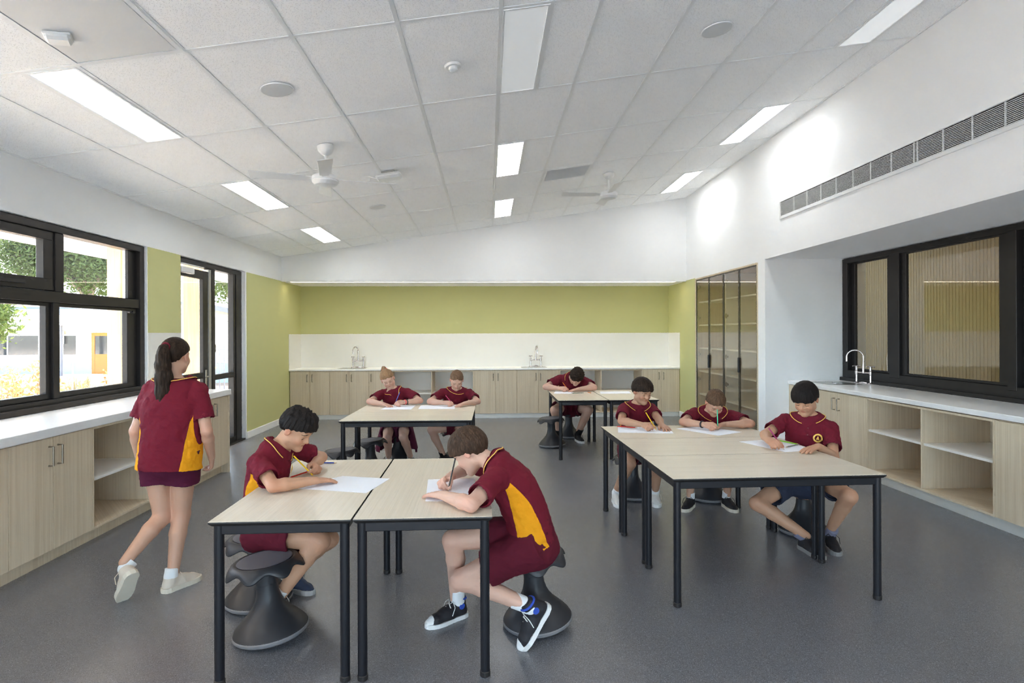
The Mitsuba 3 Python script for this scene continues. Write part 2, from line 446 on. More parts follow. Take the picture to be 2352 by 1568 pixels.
obj('lock', cat_(bx(-3.535, -3.505, 5.93, 6.02, 1.715, 1.735, 0.004), cyl((-3.51, 5.975, 1.725), (-3.495, 5.975, 1.725), 0.014, 12)), 'm_black', win)

# ------------------------------------------------------------------ door_1 with sidelight
dr_ = thing('door_1', 'black framed glazed door with sidelight in the left wall', None, None, 'structure')
obj('frame', cat_(bx(-3.62, -3.52, DY0, 8.58, 2.335, 2.395, 0.004), bx(-3.62, -3.52, 8.34, 8.58, 0.0, 2.34, 0.004) if False else bx(-3.62, -3.52, 8.40, 8.58, 0.0, 2.34, 0.004), bx(-3.61, -3.53, 8.34, 8.40, 0.0, 2.34, 0.004),
                  bx(-3.62, -3.52, 7.675, 7.765, 0.0, 2.34, 0.004), bx(-3.62, -3.52, 6.76, 6.83, 0.0, 2.34, 0.004)), 'm_alu', dr_)
obj('jamb_strip', bx(-3.60, -3.525, 7.605, 7.672, 0.0, 2.32, 0.003), 'm_greyalu', dr_)
leaf = obj('leaf', cat_(bx(-3.58, -3.535, 7.475, 7.60, 0.02, 2.29, 0.003), bx(-3.58, -3.535, 6.83, 6.95, 0.02, 2.29, 0.003), bx(-3.58, -3.535, 6.95, 7.475, 2.185, 2.29, 0.003),
                        bx(-3.58, -3.535, 6.95, 7.475, 0.955, 1.03, 0.003), bx(-3.58, -3.535, 6.95, 7.475, 0.02, 0.30, 0.003)), 'm_alu', dr_)
pane(-3.558, 6.95, 7.475, 1.03, 2.185, 'm_glass', leaf)
pane(-3.558, 6.95, 7.475, 0.30, 0.955, 'm_glass', leaf)
obj('door_handle', cat_(bx(-3.535, -3.528, 7.515, 7.56, 0.86, 1.06, 0.002), tube([(-3.53, 7.54, 0.975), (-3.49, 7.54, 0.975), (-3.485, 7.53, 0.975), (-3.485, 7.43, 0.975)], 0.009, 10)), 'm_steel', leaf, True)
obj('closer', cat_(bx(-3.535, -3.475, 6.86, 7.15, 2.215, 2.285, 0.008), bx(-3.52, -3.50, 6.9, 7.42, 2.315, 2.33, 0.003)), 'm_plastic', leaf, label='white door closer')
obj('midrail', bx(-3.61, -3.525, 7.765, 8.34, 0.912, 0.982, 0.004), 'm_alu', dr_)
obj('bottom_rail', bx(-3.61, -3.525, 7.765, 8.40, 0.0, 0.09, 0.004), 'm_alu', dr_)
pane(-3.568, 7.765, 8.34, 0.982, 2.335, 'm_glass', dr_)
pane(-3.568, 7.765, 8.34, 0.09, 0.912, 'm_glass', dr_)
obj('threshold', bx(-3.62, XL, DY0, DY1, 0.0, 0.02, 0.004), 'm_alu', dr_)
t = thing('exit_sign', 'small square brown exit sign stuck inside the sidelight glass', 'sign')
mat('m_signbrown', (0.20, 0.16, 0.11), 0.6)
mat('m_signtext', (0.75, 0.72, 0.62), 0.6)
obj('plate', bx(-3.565, -3.561, 7.772, 7.872, 1.27, 1.37, 0.001), 'm_signbrown', t)
tx = meshkit.text_mesh('Exit', 0.032, 0.001); w = tx.bounds[1][0]
tx.apply_transform(basis((-3.5605, 7.822 - 0.5 * w, 1.305), (0, 1, 0), (0, 0, 1), (1, 0, 0)))
obj('lettering', tx, 'm_signtext', t)

# ------------------------------------------------------------------ window_2 (right niche): sliding sashes, corridor behind
w2 = thing('window_2', 'black framed sliding window in the right niche looking into the corridor', None, None, 'structure')
XW = 4.40


def bar2(y0, y1, z0, z1, x0=XW, x1=XW + 0.10, ch=0.004):
    return bx(x0, x1, y0, y1, z0, z1, ch)


obj('frame', cat_(bar2(1.2, NY, 2.34, 2.40), bar2(1.2, NY, 0.93, 1.035), bar2(7.08, NY, 0.93, 2.40), bar2(1.2, 1.28, 0.93, 2.40), bar2(6.16, 6.32, 1.0, 2.35, XW - 0.005), bar2(4.75, 4.84, 1.0, 2.35, XW - 0.005), bar2(3.3, 3.46, 1.0, 2.35, XW - 0.005)), 'm_alu', w2)
for (y0, y1, dx) in ((6.32, 7.08, 0.05), (4.84, 6.16, 0.02), (3.46, 4.75, 0.05), (1.28, 3.3, 0.02)):
    a, b = y0 + 0.02, y1 - 0.02
    s = obj('sash', cat_(bar2(a - 0.02, a + 0.085, 1.035, 2.345, XW + dx, XW + dx + 0.035), bar2(b - 0.055, b + 0.02, 1.035, 2.345, XW + dx, XW + dx + 0.035), bar2(a, b, 1.035, 1.06, XW + dx, XW + dx + 0.035), bar2(a, b, 2.325, 2.345, XW + dx, XW + dx + 0.035)), 'm_alu', w2)
    pane(XW + dx + 0.016, a, b, 1.05, 2.335, 'm_tinted', s)
obj('sill', bx(4.36, NX + 0.02, 1.2, NY, 0.905, 0.945, 0.005), 'm_alu', w2)

corr = struct('wall_corridor', bx(5.62, 5.7, 0.8, 9.2, 0, 2.8), 'm_panel_grey')
struct('wall_corridor_end', bx(4.61, 5.7, 9.2, 9.3, 0, 2.8), 'm_panel_grey'); struct('wall_corridor_end', bx(4.61, 5.7, 0.7, 0.8, 0, 2.8), 'm_panel_grey'); struct('floor_corridor', bx(4.61, 5.7, 0.7, 9.3, -0.1, 0), 'm_floor'); struct('ceiling_corridor', bx(4.61, 5.7, 0.7, 9.3, 2.805, 2.9), 'm_panel_grey')
tag(corr, 'corridor wall lined with narrow vertical timber slats behind the right window')
slat = mikit.ply(bx(-0.012, 0.0, -0.0225, 0.0225, 0.0, 2.8, 0.003), 'm_slat')
for i in range(106):
    obj('slat', slat, None, corr, to_world=TF().translate([5.62, 3.9 + i * 0.05, 0.0]))
t = thing('corridor_light', 'ceiling light in the corridor behind the right window', 'ceiling light')
obj('housing', bx(4.75, 5.05, 3.0, 8.8, 2.775, 2.80, 0.004), 'm_bar', t)
sm = trimesh.Trimesh([[4.77, 3.05, 2.772], [5.03, 3.05, 2.772], [5.03, 8.75, 2.772], [4.77, 8.75, 2.772]], [[0, 2, 1], [0, 3, 2]], process=False)
k = obj('diffuser', sm, 'm_panel_grey', t)
scene[k]['emitter'] = {'type': 'area', 'radiance': {'type': 'rgb', 'value': [0.9, 0.8, 0.62]}}
# ------------------------------------------------------------------ benches and cabinets
# A bench frame is (origin, along, out): along runs with the fronts, out points into the room; fronts lie at out = 0.
class Fr:
    def __init__(s, o, along, out):
        s.M = basis(np.array(o, float), unit(along), unit(out), (0, 0, 1))

    def b(s, a0, a1, d0, d1, z0, z1, ch=0.002):
        m = bx(a0, a1, d0, d1, z0, z1, ch)
        if np.linalg.det(s.M[:3, :3]) < 0:
            m.apply_transform(s.M)
            if m.volume < 0: m.invert()
            return m
        m.apply_transform(s.M)
        return m

    def P(s, a, d, z):
        return (s.M @ [a, d, z, 1])[:3]


def handle(F, a, z0, z1, parent):
    h = cat_(tube([F.P(a, 0, z0 + 0.006), F.P(a, 0.03, z0 + 0.006), F.P(a, 0.03, z1 - 0.006), F.P(a, 0, z1 - 0.006)], 0.006, 8))
    obj('handle', h, 'm_handle', parent)


def door_unit(F, a0, a1, z0, z1, depth, doors, label, group):
    """Cabinet with doors: doors is a list of (a0, a1, handle position or None)."""
    t = thing('base_cabinet', label, 'cabinet', group)
    obj('carcass', F.b(a0, a1, -depth, -0.02, z0, z1, 0), 'm_wood', t)
    for (d0, d1, h) in doors:
        d = obj('door', F.b(d0 + 0.0015, d1 - 0.0015, -0.018, 0.0, z0 + 0.002, z1 - 0.004, 0.0015), 'm_wood', t)
        if h is not None: handle(F, h, z1 - 0.19, z1 - 0.055, d)
    return t


def open_unit(F, a0, a1, z0, z1, depth, divs, shelf_z, label, group, white_back=False):
    t = thing('shelf_unit', label, 'shelf unit', group)
    obj('back_panel', F.b(a0, a1, -depth, -depth + 0.016, z0, z1, 0), 'm_shelf' if white_back else 'm_wood', t)
    obj('side_panel', F.b(a0, a0 + 0.018, -depth + 0.016, 0, z0, z1, 0.001), 'm_wood', t)
    obj('side_panel', F.b(a1 - 0.018, a1, -depth + 0.016, 0, z0, z1, 0.001), 'm_wood', t)
    obj('bottom_panel', F.b(a0 + 0.018, a1 - 0.018, -depth + 0.016, 0, z0, z0 + 0.018, 0.001), 'm_wood', t)
    obj('top_rail', F.b(a0 + 0.018, a1 - 0.018, -depth + 0.016, 0, z1 - 0.018, z1, 0.001), 'm_wood', t)
    es = [a0 + 0.018] + list(divs) + [a1 - 0.018]
    for d in divs: obj('divider', F.b(d - 0.009, d + 0.009, -depth + 0.016, 0, z0 + 0.018, z1 - 0.018, 0.001), 'm_wood', t)
    for i in range(len(es) - 1):
        l, r = es[i] + (0.009 if i else 0), es[i + 1] - (0.009 if i < len(es) - 2 else 0)
        obj('shelf', F.b(l + 0.001, r - 0.001, -depth + 0.02, -0.012, shelf_z - 0.02, shelf_z, 0.001), 'm_shelf', t, label='white shelf board')
    return t


# left bench: fronts at x = -2.835, along +y
FL = Fr((-2.835, 0, 0), (0, 1, 0), (1, 0, 0))
LZ0, LZ1, LD = 0.105, 0.842, 0.60
wt = obj('worktop', bx(XL + 0.008, -2.812, 1.0, 6.58, 0.845, 0.905, 0.004), 'm_top')
tag(wt, 'long white worktop under the window on the left wall', 'worktop')
g = 'door cabinets of the left bench'
door_unit(FL, 2.86, 3.605, LZ0, LZ1, LD, [(2.86, 3.235, 3.195), (3.235, 3.605, 3.275)], 'timber laminate cabinet at the left edge of the picture under the window', g)
door_unit(FL, 3.605, 4.345, LZ0, LZ1, LD, [(3.605, 3.965, 3.925), (3.965, 4.345, 4.005)], 'timber laminate cabinet with two handles left of the open shelves under the window', g)
open_unit(FL, 4.345, 5.82, LZ0, LZ1, LD, [5.08], 0.47, 'open timber shelf unit under the left window, behind the walking girl', None)
door_unit(FL, 5.82, 6.548, LZ0, LZ1, LD, [(5.82, 6.185, 6.145), (6.185, 6.548, 6.225)], 'timber laminate cabinet at the far end of the left bench beside the glazed door', g)
k = obj('end_panel', bx(XL + 0.01, -2.83, 6.55, 6.578, 0.0, 0.845, 0.002), 'm_wood'); tag(k, 'timber end panel of the left bench beside the glazed door', 'panel')
k = obj('kick_board', bx(-2.93, -2.915, 1.3, 6.55, 0.0, 0.104, 0.001), 'm_wood'); tag(k, 'timber kick board along the floor under the left bench', 'kick board')

# back bench: fronts at y = 10.438, along +x
FB = Fr((0, 10.438, 0), (1, 0, 0), (0, -1, 0))
BZ0, BZ1, BD = 0.085, 0.852, 0.60
wt = obj('worktop', bx(XL + 0.006, XR - 0.006, 10.418, YW - 0.012, 0.855, 0.881, 0.003), 'm_top')
tag(wt, 'long white worktop of the back bench below the green wall', 'worktop')
g = 'door cabinets of the back bench'
door_unit(FB, -3.465, -2.777, BZ0, BZ1, BD, [(-3.454, -3.117, -3.16), (-3.117, -2.777, -3.075)], 'pale timber two door cabinet in the far left corner of the back bench', g)
door_unit(FB, -2.777, -2.097, BZ0, BZ1, BD, [(-2.777, -2.438, -2.48), (-2.438, -2.097, -2.395)], 'pale timber two door cabinet under the left sink of the back bench', g)
door_unit(FB, -2.097, -1.755, BZ0, BZ1, BD, [(-2.097, -1.755, -2.055)], 'narrow single door cabinet behind the fair haired girl at the back bench', g)
open_unit(FB, -1.755, -0.26, BZ0, BZ1, BD, [-1.0], 0.455, 'open shelf unit of the back bench behind the two girls', None, True)
door_unit(FB, -0.26, 0.4967, BZ0, BZ1, BD, [(-0.26, 0.1236, 0.083), (0.1236, 0.4967, 0.165)], 'pale timber two door cabinet of the back bench between the girls and the right sink', g)
door_unit(FB, 0.4967, 1.256, BZ0, BZ1, BD, [(0.4967, 0.8775, 0.838), (0.8775, 1.256, 0.918)], 'pale timber two door cabinet under the right sink of the back bench', g)
open_unit(FB, 1.256, 2.748, BZ0, BZ1, BD, [2.0], 0.455, 'open shelf unit of the back bench behind the curly haired boy', None, True)
door_unit(FB, 2.748, 3.417, BZ0, BZ1, BD, [(2.748, 3.079, 3.038), (3.079, 3.412, 3.12)], 'pale timber two door cabinet at the right end of the back bench', g)
k = obj('kick_board', bx(XL + 0.005, XR - 0.005, 10.485, 10.50, 0.0, 0.084, 0.001), 'm_shelf'); tag(k, 'pale kick board along the floor under the back bench', 'kick board')

# right bench: fronts at x = 3.715, along -y (so that out is -x)
FRt = Fr((3.715, 0, 0), (0, 1, 0), (-1, 0, 0))
RZ0, RZ1, RD = 0.135, 0.852, 0.62
wt = obj('worktop', bx(3.695, NX - 0.002, 1.1, NY - 0.004, 0.862, 0.905, 0.004), 'm_top')
tag(wt, 'long white worktop with a sink under the black framed window on the right', 'worktop')
g = 'door cabinets of the right bench'
door_unit(FRt, 2.7, 3.44, RZ0, RZ1, RD, [(2.7, 3.07, 3.03), (3.07, 3.44, 3.11)], 'timber cabinet of the right bench outside the right edge of the picture', g)
door_unit(FRt, 3.44, 4.198, RZ0, RZ1, RD, [(3.44, 3.82, 3.78), (3.82, 4.198, None)], 'timber laminate cabinet at the right edge of the picture under the white worktop', g)
open_unit(FRt, 4.198, 5.675, RZ0, RZ1, RD, [4.934], 0.545, 'open timber shelf unit of the right bench with white shelves', None)
door_unit(FRt, 5.675, 6.65, RZ0, RZ1, RD, [(5.675, 6.166, 6.12), (6.166, 6.65, 6.21)], 'pale timber two door cabinet under the right sink behind the boy in navy shorts', g)
k = obj('filler_panel', bx(3.717, 3.735, 6.652, NY - 0.003, 0.135, 0.855, 0.001), 'm_wood'); tag(k, 'timber filler panel between the right sink cabinet and the niche wall', 'panel')
k = obj('kick_board', bx(3.87, 3.885, 1.2, NY - 0.005, 0.0, 0.134, 0.001), 'm_shelf'); tag(k, 'pale kick board along the floor under the right bench', 'kick board')


# sinks and taps
def sink(cx, cy, w, d, z, label):
    t = thing('sink', label, 'sink')
    o = sbox(cx - w / 2, cy - d / 2, cx + w / 2, cy + d / 2).buffer(0.03, quad_segs=5)
    i = sbox(cx - w / 2 + 0.05, cy - d / 2 + 0.05, cx + w / 2 - 0.05, cy + d / 2 - 0.05).buffer(0.04, quad_segs=5)
    m = trimesh.creation.extrude_polygon(o.difference(i), 0.003, engine='earcut'); m.apply_translation((0, 0, z))
    obj('rim', m, 'm_steel', t)
    m = trimesh.creation.extrude_polygon(i, 0.0012, engine='earcut'); m.apply_translation((0, 0, z + 0.0003))
    obj('bowl', m, 'm_steel', t)
    obj('drain', lathe([(0.0, 0), (0.035, 0.0), (0.035, 0.003), (0.02, 0.004), (0, 0.003)], 20, (cx, cy, z + 0.0014)), 'm_chrome', t, 30)
    return t


def tap(p, along, out, label):
    """Bridge tap: two valves in the direction along, gooseneck reaching out."""
    t = thing('tap', label, 'tap', None)
    p = np.array(p, float); a, o = unit(along), unit(out); U = np.array([0, 0, 1.0])
    hw = 0.095
    for s in (-1, 1):
        c = p + a * s * hw
        v = obj('valve', lathe([(0.028, 0), (0.030, 0.004), (0.026, 0.012), (0.013, 0.018), (0.0115, 0.10), (0.017, 0.105), (0.018, 0.145), (0.013, 0.15), (0.0135, 0.185), (0.009, 0.19), (0.0, 0.192)], 20, c), 'm_chrome', t, 35)
        hd = [lathe([(0, 0.186), (0.012, 0.188), (0.012, 0.20), (0, 0.206)], 14, c)]
        for k in range(4):
            an = k * PI / 2 + 0.4
            dv = math.cos(an) * a + math.sin(an) * o
            hd.append(tube([c + U * 0.198, c + dv * 0.02 + U * 0.20, c + dv * 0.036 + U * 0.193], [0.006, 0.0075, 0.005], 8))
        obj('handle', cat_(*hd), 'm_chrome', v, 35)
    obj('bridge', cat_(cyl(p - a * hw + U * 0.125, p + a * hw + U * 0.125, 0.011, 14), tube([p - a * 0.05 + U * 0.004, p + U * 0.012, p + a * 0.05 + U * 0.004], 0.012, 8)), 'm_chrome', t, 35)
    pts = [p + U * 0.12, p + U * 0.20, p + U * 0.30]
    R = 0.085
    for k in range(1, 13):
        an = PI * k / 12 * 1.04
        pts.append(p + U * (0.30 + R * math.sin(an)) + o * (R - R * math.cos(an)))
    pts.append(pts[-1] - U * 0.035)
    n = len(pts)
    obj('spout', tube(pts, [0.014, 0.012] + [0.0095] * (n - 4) + [0.011, 0.012], 14), 'm_chrome', t, 40)
    return t


sink(-2.44, 10.72, 0.40, 0.34, 0.881, 'stainless steel sink in the left part of the back bench')
tap((-2.40, 10.98, 0.881), (1, 0, 0), (-0.35, -1, 0), 'chrome gooseneck tap on the back bench, left of the fair haired girl')
sink(0.82, 10.72, 0.40, 0.34, 0.881, 'stainless steel sink in the right part of the back bench')
tap((0.88, 10.98, 0.881), (1, 0, 0), (0.1, -1, 0), 'chrome gooseneck tap on the back bench, left of the curly haired boy')
sink(4.03, 6.72, 0.34, 0.40, 0.905, 'stainless steel sink in the white worktop on the right')
tap((4.33, 6.66, 0.905), (0.25, -1, 0), (-1, 0.55, 0), 'chrome gooseneck tap in front of the black framed window on the right')

# ------------------------------------------------------------------ tall cupboard with bronze glass doors
t = thing('tall_cupboard', 'tall built-in cupboard with four bronze glass doors and white shelves', 'cupboard')
fx = XR - 0.004
obj('frame', cat_(bx(fx, XR + 0.55, CU0, CU0 + 0.03, 0.0, 2.385, 0.002), bx(fx, XR + 0.55, CU1 - 0.03, CU1, 0.0, 2.385, 0.002), bx(fx, XR + 0.55, CU0, CU1, 2.365, 2.389, 0.002), bx(fx + 0.03, XR + 0.55, CU0, CU1, 0.0, 0.08, 0.002)), 'm_wood', t)
obj('back_panel', bx(XR + 0.54, XR + 0.555, CU0 + 0.03, CU1 - 0.03, 0.08, 2.365), 'm_wood', t)
ym = 8.52
obj('divider', bx(XR + 0.05, XR + 0.54, ym - 0.016, ym + 0.016, 0.08, 2.365, 0.001), 'm_shelf', t)
for z in (2.005, 1.63, 1.255, 0.88, 0.505):
    for (a, b) in ((CU0 + 0.031, ym - 0.017), (ym + 0.017, CU1 - 0.031)):
        obj('shelf', bx(XR + 0.05, XR + 0.535, a, b, z - 0.022, z, 0.001), 'm_shelf', t, label='white shelf board')
seams = [CU0 + 0.032, 7.953, 8.493, 9.056, CU1 - 0.032]
for i in range(4):
    a, b = seams[i] + 0.002, seams[i + 1] - 0.002
    q = trimesh.Trimesh([[XR + 0.005, a + 0.014, 0.10], [XR + 0.005, b - 0.014, 0.10], [XR + 0.005, b - 0.014, 2.35], [XR + 0.005, a + 0.014, 2.35]], [[0, 1, 2], [0, 2, 3]], process=False)
    d = obj('door', q, 'm_bronze', t, label='bronze tinted glass door')
    e = []
    for (p, q) in ((a, a + 0.014), (b - 0.014, b)):
        e.append(bx(XR + 0.0, XR + 0.022, p, q, 0.085, 2.362, 0.001))
    e += [bx(XR, XR + 0.022, a, b, 2.35, 2.362, 0.001), bx(XR, XR + 0.022, a, b, 0.085, 0.10, 0.001)]
    obj('edge_frame', cat_(*e), 'm_bronzealu', d)
    if i in (1, 3):
        hy = a if i == 1 else a
    hz = (0.955, 1.157)
    if i in (0, 2):
        obj('handle', bx(XR - 0.022, XR + 0.0, b - 0.03, b + 0.002, hz[0], hz[1], 0.003), 'm_black', d)
    if i in (1, 3):
        for z in (2.24, 1.741, 1.148, 0.75, 0.25):
            y = b - 0.075
            m = cat_(lathe([(0, 0), (0.034, 0), (0.036, 0.004), (0.02, 0.010), (0, 0.012)], 16), bx(-0.01, 0.05, -0.016, 0.016, 0.0, 0.016, 0.003))
            m.apply_transform(basis((XR + 0.012, y, z), (0, -1, 0), (0, 0, 1), (1, 0, 0))); m.fix_normals()
            obj('hinge', m, 'm_handle', d, 30)
k = obj('tray', cat_(bx(3.60, 3.85, 7.47, 7.80, 0.881, 0.887, 0.002), bx(3.60, 3.61, 7.47, 7.80, 0.887, 0.93, 0.002), bx(3.84, 3.85, 7.47, 7.80, 0.887, 0.93, 0.002), bx(3.61, 3.84, 7.47, 7.48, 0.887, 0.93, 0.002), bx(3.61, 3.84, 7.79, 7.80, 0.887, 0.93, 0.002)), 'm_plastic')
tag(k, 'white tray lying on a shelf inside the tall glass cupboard', 'tray')

# ------------------------------------------------------------------ air grille in the right wall
t = thing('air_grille', 'long white linear air grille high on the right wall', 'vent')
gy0, gy1, gz0, gz1 = 1.2, 6.773, 2.85, 3.017
obj('backing', bx(XR - 0.002, XR - 0.0005, gy0, gy1, gz0, gz1), 'm_void', t)
obj('frame', cat_(bx(XR - 0.016, XR, gy0, gy1 + 0.01, gz0 - 0.032, gz0, 0.002), bx(XR - 0.016, XR, gy0, gy1 + 0.01, gz1, gz1 + 0.006, 0.001), bx(XR - 0.016, XR, gy1, gy1 + 0.012, gz0 - 0.032, gz1 + 0.006, 0.001)), 'm_plastic', t)
bl = mikit.ply(bx(-0.006, 0.0, 0, gy1 - gy0, -0.0021, 0.0021), 'm_plastic')
for i in range(13):
    obj('blade', bl, None, t, to_world=TF().translate([XR - 0.003, gy0, gz0 + 0.007 + i * (gz1 - gz0 - 0.006) / 13]))
for y in [6.465, 6.196, 5.931, 5.664, 5.396, 5.141, 4.870, 4.601, 4.566, 4.299, 4.031, 3.765, 3.50, 3.23, 2.96, 2.69]:
    obj('upright', bx(XR - 0.013, XR - 0.003, y - 0.003, y + 0.003, gz0, gz1), 'm_plastic', t)

# ------------------------------------------------------------------ ceiling fittings
hk = thing('access_hatch', 'plain grey access panel in the ceiling, top left of the picture', 'access panel')
obj('frame', cat_(bx(-0.299, -0.275, -0.599, 0.599, -0.004, 0.02), bx(0.275, 0.299, -0.599, 0.599, -0.004, 0.02), bx(-0.275, 0.275, -0.599, -0.575, -0.004, 0.02), bx(-0.275, 0.275, 0.575, 0.599, -0.004, 0.02)), 'm_bar', hk, to_world=cmat(-3.5, 0.5, 0))
obj('panel', bx(-0.270, 0.270, -0.570, 0.570, 0.0, 0.012, 0.001), 'm_panel_grey', hk, to_world=cmat(-3.5, 0.5, -0.002))
m = cat_(bx(-0.055, 0.055, -0.04, 0.04, -0.036, 0.0, 0.012), bx(-0.06, 0.06, -0.045, 0.045, -0.012, 0.0, 0.004))
k = obj('motion_sensor', rot(m, 25), 'm_plastic', None, to_world=cmat(-3.80, 0.745, -0.004)); tag(k, 'small white box sensor on the grey ceiling access panel', 'sensor')
for (u, r, lab) in ((-2.5, 1.51, 'round white ceiling speaker above the near ceiling fan, left of the smoke detector'), (2.52, 1.508, 'round white ceiling speaker on the right, near the top of the picture'), (-2.5, 4.5, 'round white ceiling speaker beyond the left ceiling fan')):
    t = thing('ceiling_speaker', lab, 'speaker', 'round ceiling speakers')
    obj('grille', lathe([(0.0, -0.008), (0.095, -0.008), (0.10, -0.006), (0.101, 0.0)], 40), 'm_panel_grey', t, 30, to_world=cmat(u, r, 0.0))
    obj('rim', lathe([(0.100, -0.007), (0.105, -0.006), (0.107, 0.0)], 40), 'm_bar', t, 30, to_world=cmat(u, r, 0.0))
t = thing('smoke_detector', 'small white dome smoke detector on the ceiling near the top centre', 'smoke detector')
obj('base', lathe([(0.0, -0.016), (0.052, -0.016), (0.056, -0.010), (0.057, 0.0)], 30), 'm_plastic', t, 35, to_world=cmat(-0.53, 1.507, 0))
obj('dome', lathe([(0.0, -0.048), (0.020, -0.045), (0.030, -0.036), (0.032, -0.016)], 24), 'm_plastic', t, 35, to_world=cmat(-0.53, 1.507, 0))
# access point
t = thing('wireless_unit', 'white rounded wireless unit with brackets on the ceiling behind the left fan', 'wireless unit')
obj('housing', bx(-0.13, 0.13, -0.08, 0.08, -0.085, -0.030, 0.02), 'm_plastic', t, to_world=cmat(-1.87, 3.30, 0))
obj('bracket', cat_(bx(-0.07, 0.07, -0.03, 0.03, -0.031, 0.0, 0.004), cyl((-0.05, 0.05, -0.03), (-0.05, 0.05, 0), 0.006, 8), cyl((0.05, 0.05, -0.03), (0.05, 0.05, 0), 0.006, 8)), 'm_greyalu', t, to_world=cmat(-1.87, 3.30, 0))
obj('antenna', cat_(tube([(-0.13, -0.03, -0.06), (-0.17, -0.03, -0.05), (-0.20, -0.03, -0.035), (-0.25, -0.03, -0.035)], 0.007, 8), cyl((-0.2, -0.03, -0.035), (-0.2, -0.03, -0.08), 0.005, 8)), 'm_plastic', t, to_world=cmat(-1.87, 3.30, 0))
# return air grille
t = thing('return_air_grille', 'square perforated return air grille in the ceiling between the lights and the right fan', 'vent')
cx, cy_ = 1.5, 4.225
obj('frame', cat_(bx(-0.285, -0.262, -0.26, 0.26, -0.004, 0.02), bx(0.262, 0.285, -0.26, 0.26, -0.004, 0.02), bx(-0.262, 0.262, -0.26, -0.238, -0.004, 0.02), bx(-0.262, 0.262, 0.238, 0.26, -0.004, 0.02)), 'm_bar', t, to_world=cmat(cx, cy_, 0))
obj('backing', bx(-0.262, 0.262, -0.238, 0.238, 0.012, 0.016), 'm_greyalu', t, to_world=cmat(cx, cy_, 0))
bl = mikit.ply(rot(bx(-0.0012, 0.0012, -0.238, 0.238, 0, 0.012), 25, (0, 1, 0)), 'm_bar')
for i in range(26):
    obj('blade', bl, None, t, to_world=TF(basis(cpl(cx, cy_, 0.0) + C_EX * (-0.25 + i * 0.02), C_EX, C_EY, C_N)))
bl = mikit.ply(bx(-0.262, 0.262, -0.001, 0.001, 0, 0.01), 'm_bar')
for i in range(12):
    obj('cross_blade', bl, None, t, to_world=TF(basis(cpl(cx, cy_, 0.0) + C_EY * (-0.22 + i * 0.04), C_EX, C_EY, C_N)))


def fan(x, y, drop, a0, label):
    t = thing('ceiling_fan', label, 'ceiling fan')
    z = cz(x, y); zm = z - drop
    cm = TF(basis((x, y, z), C_EX, C_EY, C_N))
    obj('canopy', lathe([(0.0, -0.085), (0.02, -0.084), (0.045, -0.07), (0.066, -0.04), (0.070, -0.012), (0.070, 0.0)], 32), 'm_plastic', t, 35, to_world=cm)
    obj('rod', cat_(cyl((x, y, z - 0.07), (x, y, zm + 0.05), 0.012, 12), lathe([(0.012, 0.03), (0.03, 0.032), (0.03, 0.075), (0.014, 0.09)], 20, (x, y, zm))), 'm_plastic', t, 35)
    obj('motor', lathe([(0.0, -0.055), (0.05, -0.052), (0.088, -0.040), (0.112, -0.015), (0.113, -0.008), (0.108, -0.006), (0.108, -0.002), (0.113, 0.0), (0.112, 0.03), (0.095, 0.042), (0.03, 0.044), (0, 0.044)], 40, (x, y, zm)), 'm_plastic', t, 25)
    for k in range(4):
        an = math.radians(a0 + 90 * k)
        m = cat_(bx(0.16, 0.61, -0.062, 0.062, -0.003, 0.003, 0.0025))
        v = m.vertices; w = np.interp(v[:, 0], [0.16, 0.61], [0.78, 1.0]); v[:, 1] *= w; m.vertices = v
        m = cat_(m, bx(0.09, 0.20, -0.03, 0.03, -0.002, 0.006, 0.002))
        rot(m, 14, (1, 0, 0)); rot(m, math.degrees(an)); mv(m, x, y, zm + 0.012)
        obj('blade', m, 'm_plastic', t)


fan(-1.403, 5.168, 0.30, 15, 'white four blade ceiling fan, the nearer one on the left')
fan(1.562, 7.58, 0.285, 0, 'white four blade ceiling fan, the farther one on the right')

# ------------------------------------------------------------------ tables
TH = 0.708


def table(o, yaw, w, l, wood, label, group, inset=0.036):
    """Table with its near left corner at o; w along its x, l along its y."""
    t = thing('table', label, 'table', group)
    M = TF().translate([o[0], o[1], 0]).rotate([0, 0, 1], math.degrees(yaw))
    g2 = 0.003
    top = bx(g2, w - g2, g2, l - g2, TH - 0.003, TH, 0.0012)
    edge = trimesh.convex.convex_hull(np.array([(x, y, z) for z, i in ((TH - 0.003, g2), (TH - 0.008, g2 - 0.0005), (TH - 0.016, g2 + 0.006), (TH - 0.022, g2 + 0.012)) for x in (i, w - i) for y in (i, l - i)]))
    obj('top', top, wood, t, to_world=M)
    obj('edge', edge, 'm_edge', t, to_world=M, label='black table edge')
    i = inset
    for a in ((i, i, w - i, i), (i, l - i, w - i, l - i), (i, i, i, l - i), (w - i, i, w - i, l - i)):
        x0, y0, x1, y1 = a
        hw = 0.012
        obj('rail', bx(min(x0, x1) - hw, max(x0, x1) + hw, min(y0, y1) - hw, max(y0, y1) + hw, TH - 0.062, TH - 0.022, 0.003), 'm_black', t, to_world=M)
    for x in (i, w - i):
        for y in (i, l - i):
            lg = obj('leg', cyl((x, y, 0.012), (x, y, TH - 0.022), 0.0205, 20), 'm_black', t, 30, to_world=M)
            obj('foot_cap', lathe([(0.0, 0.0), (0.019, 0.0), (0.0225, 0.003), (0.0225, 0.022), (0.0205, 0.024)], 20, (x, y, 0)), 'm_edge', lg, 30, to_world=M)
    return t


WT, LT = 0.6035, 1.2195


def off(o, yaw, a, b):
    return (o[0] + a * math.cos(yaw) - b * math.sin(yaw), o[1] + a * math.sin(yaw) + b * math.cos(yaw))


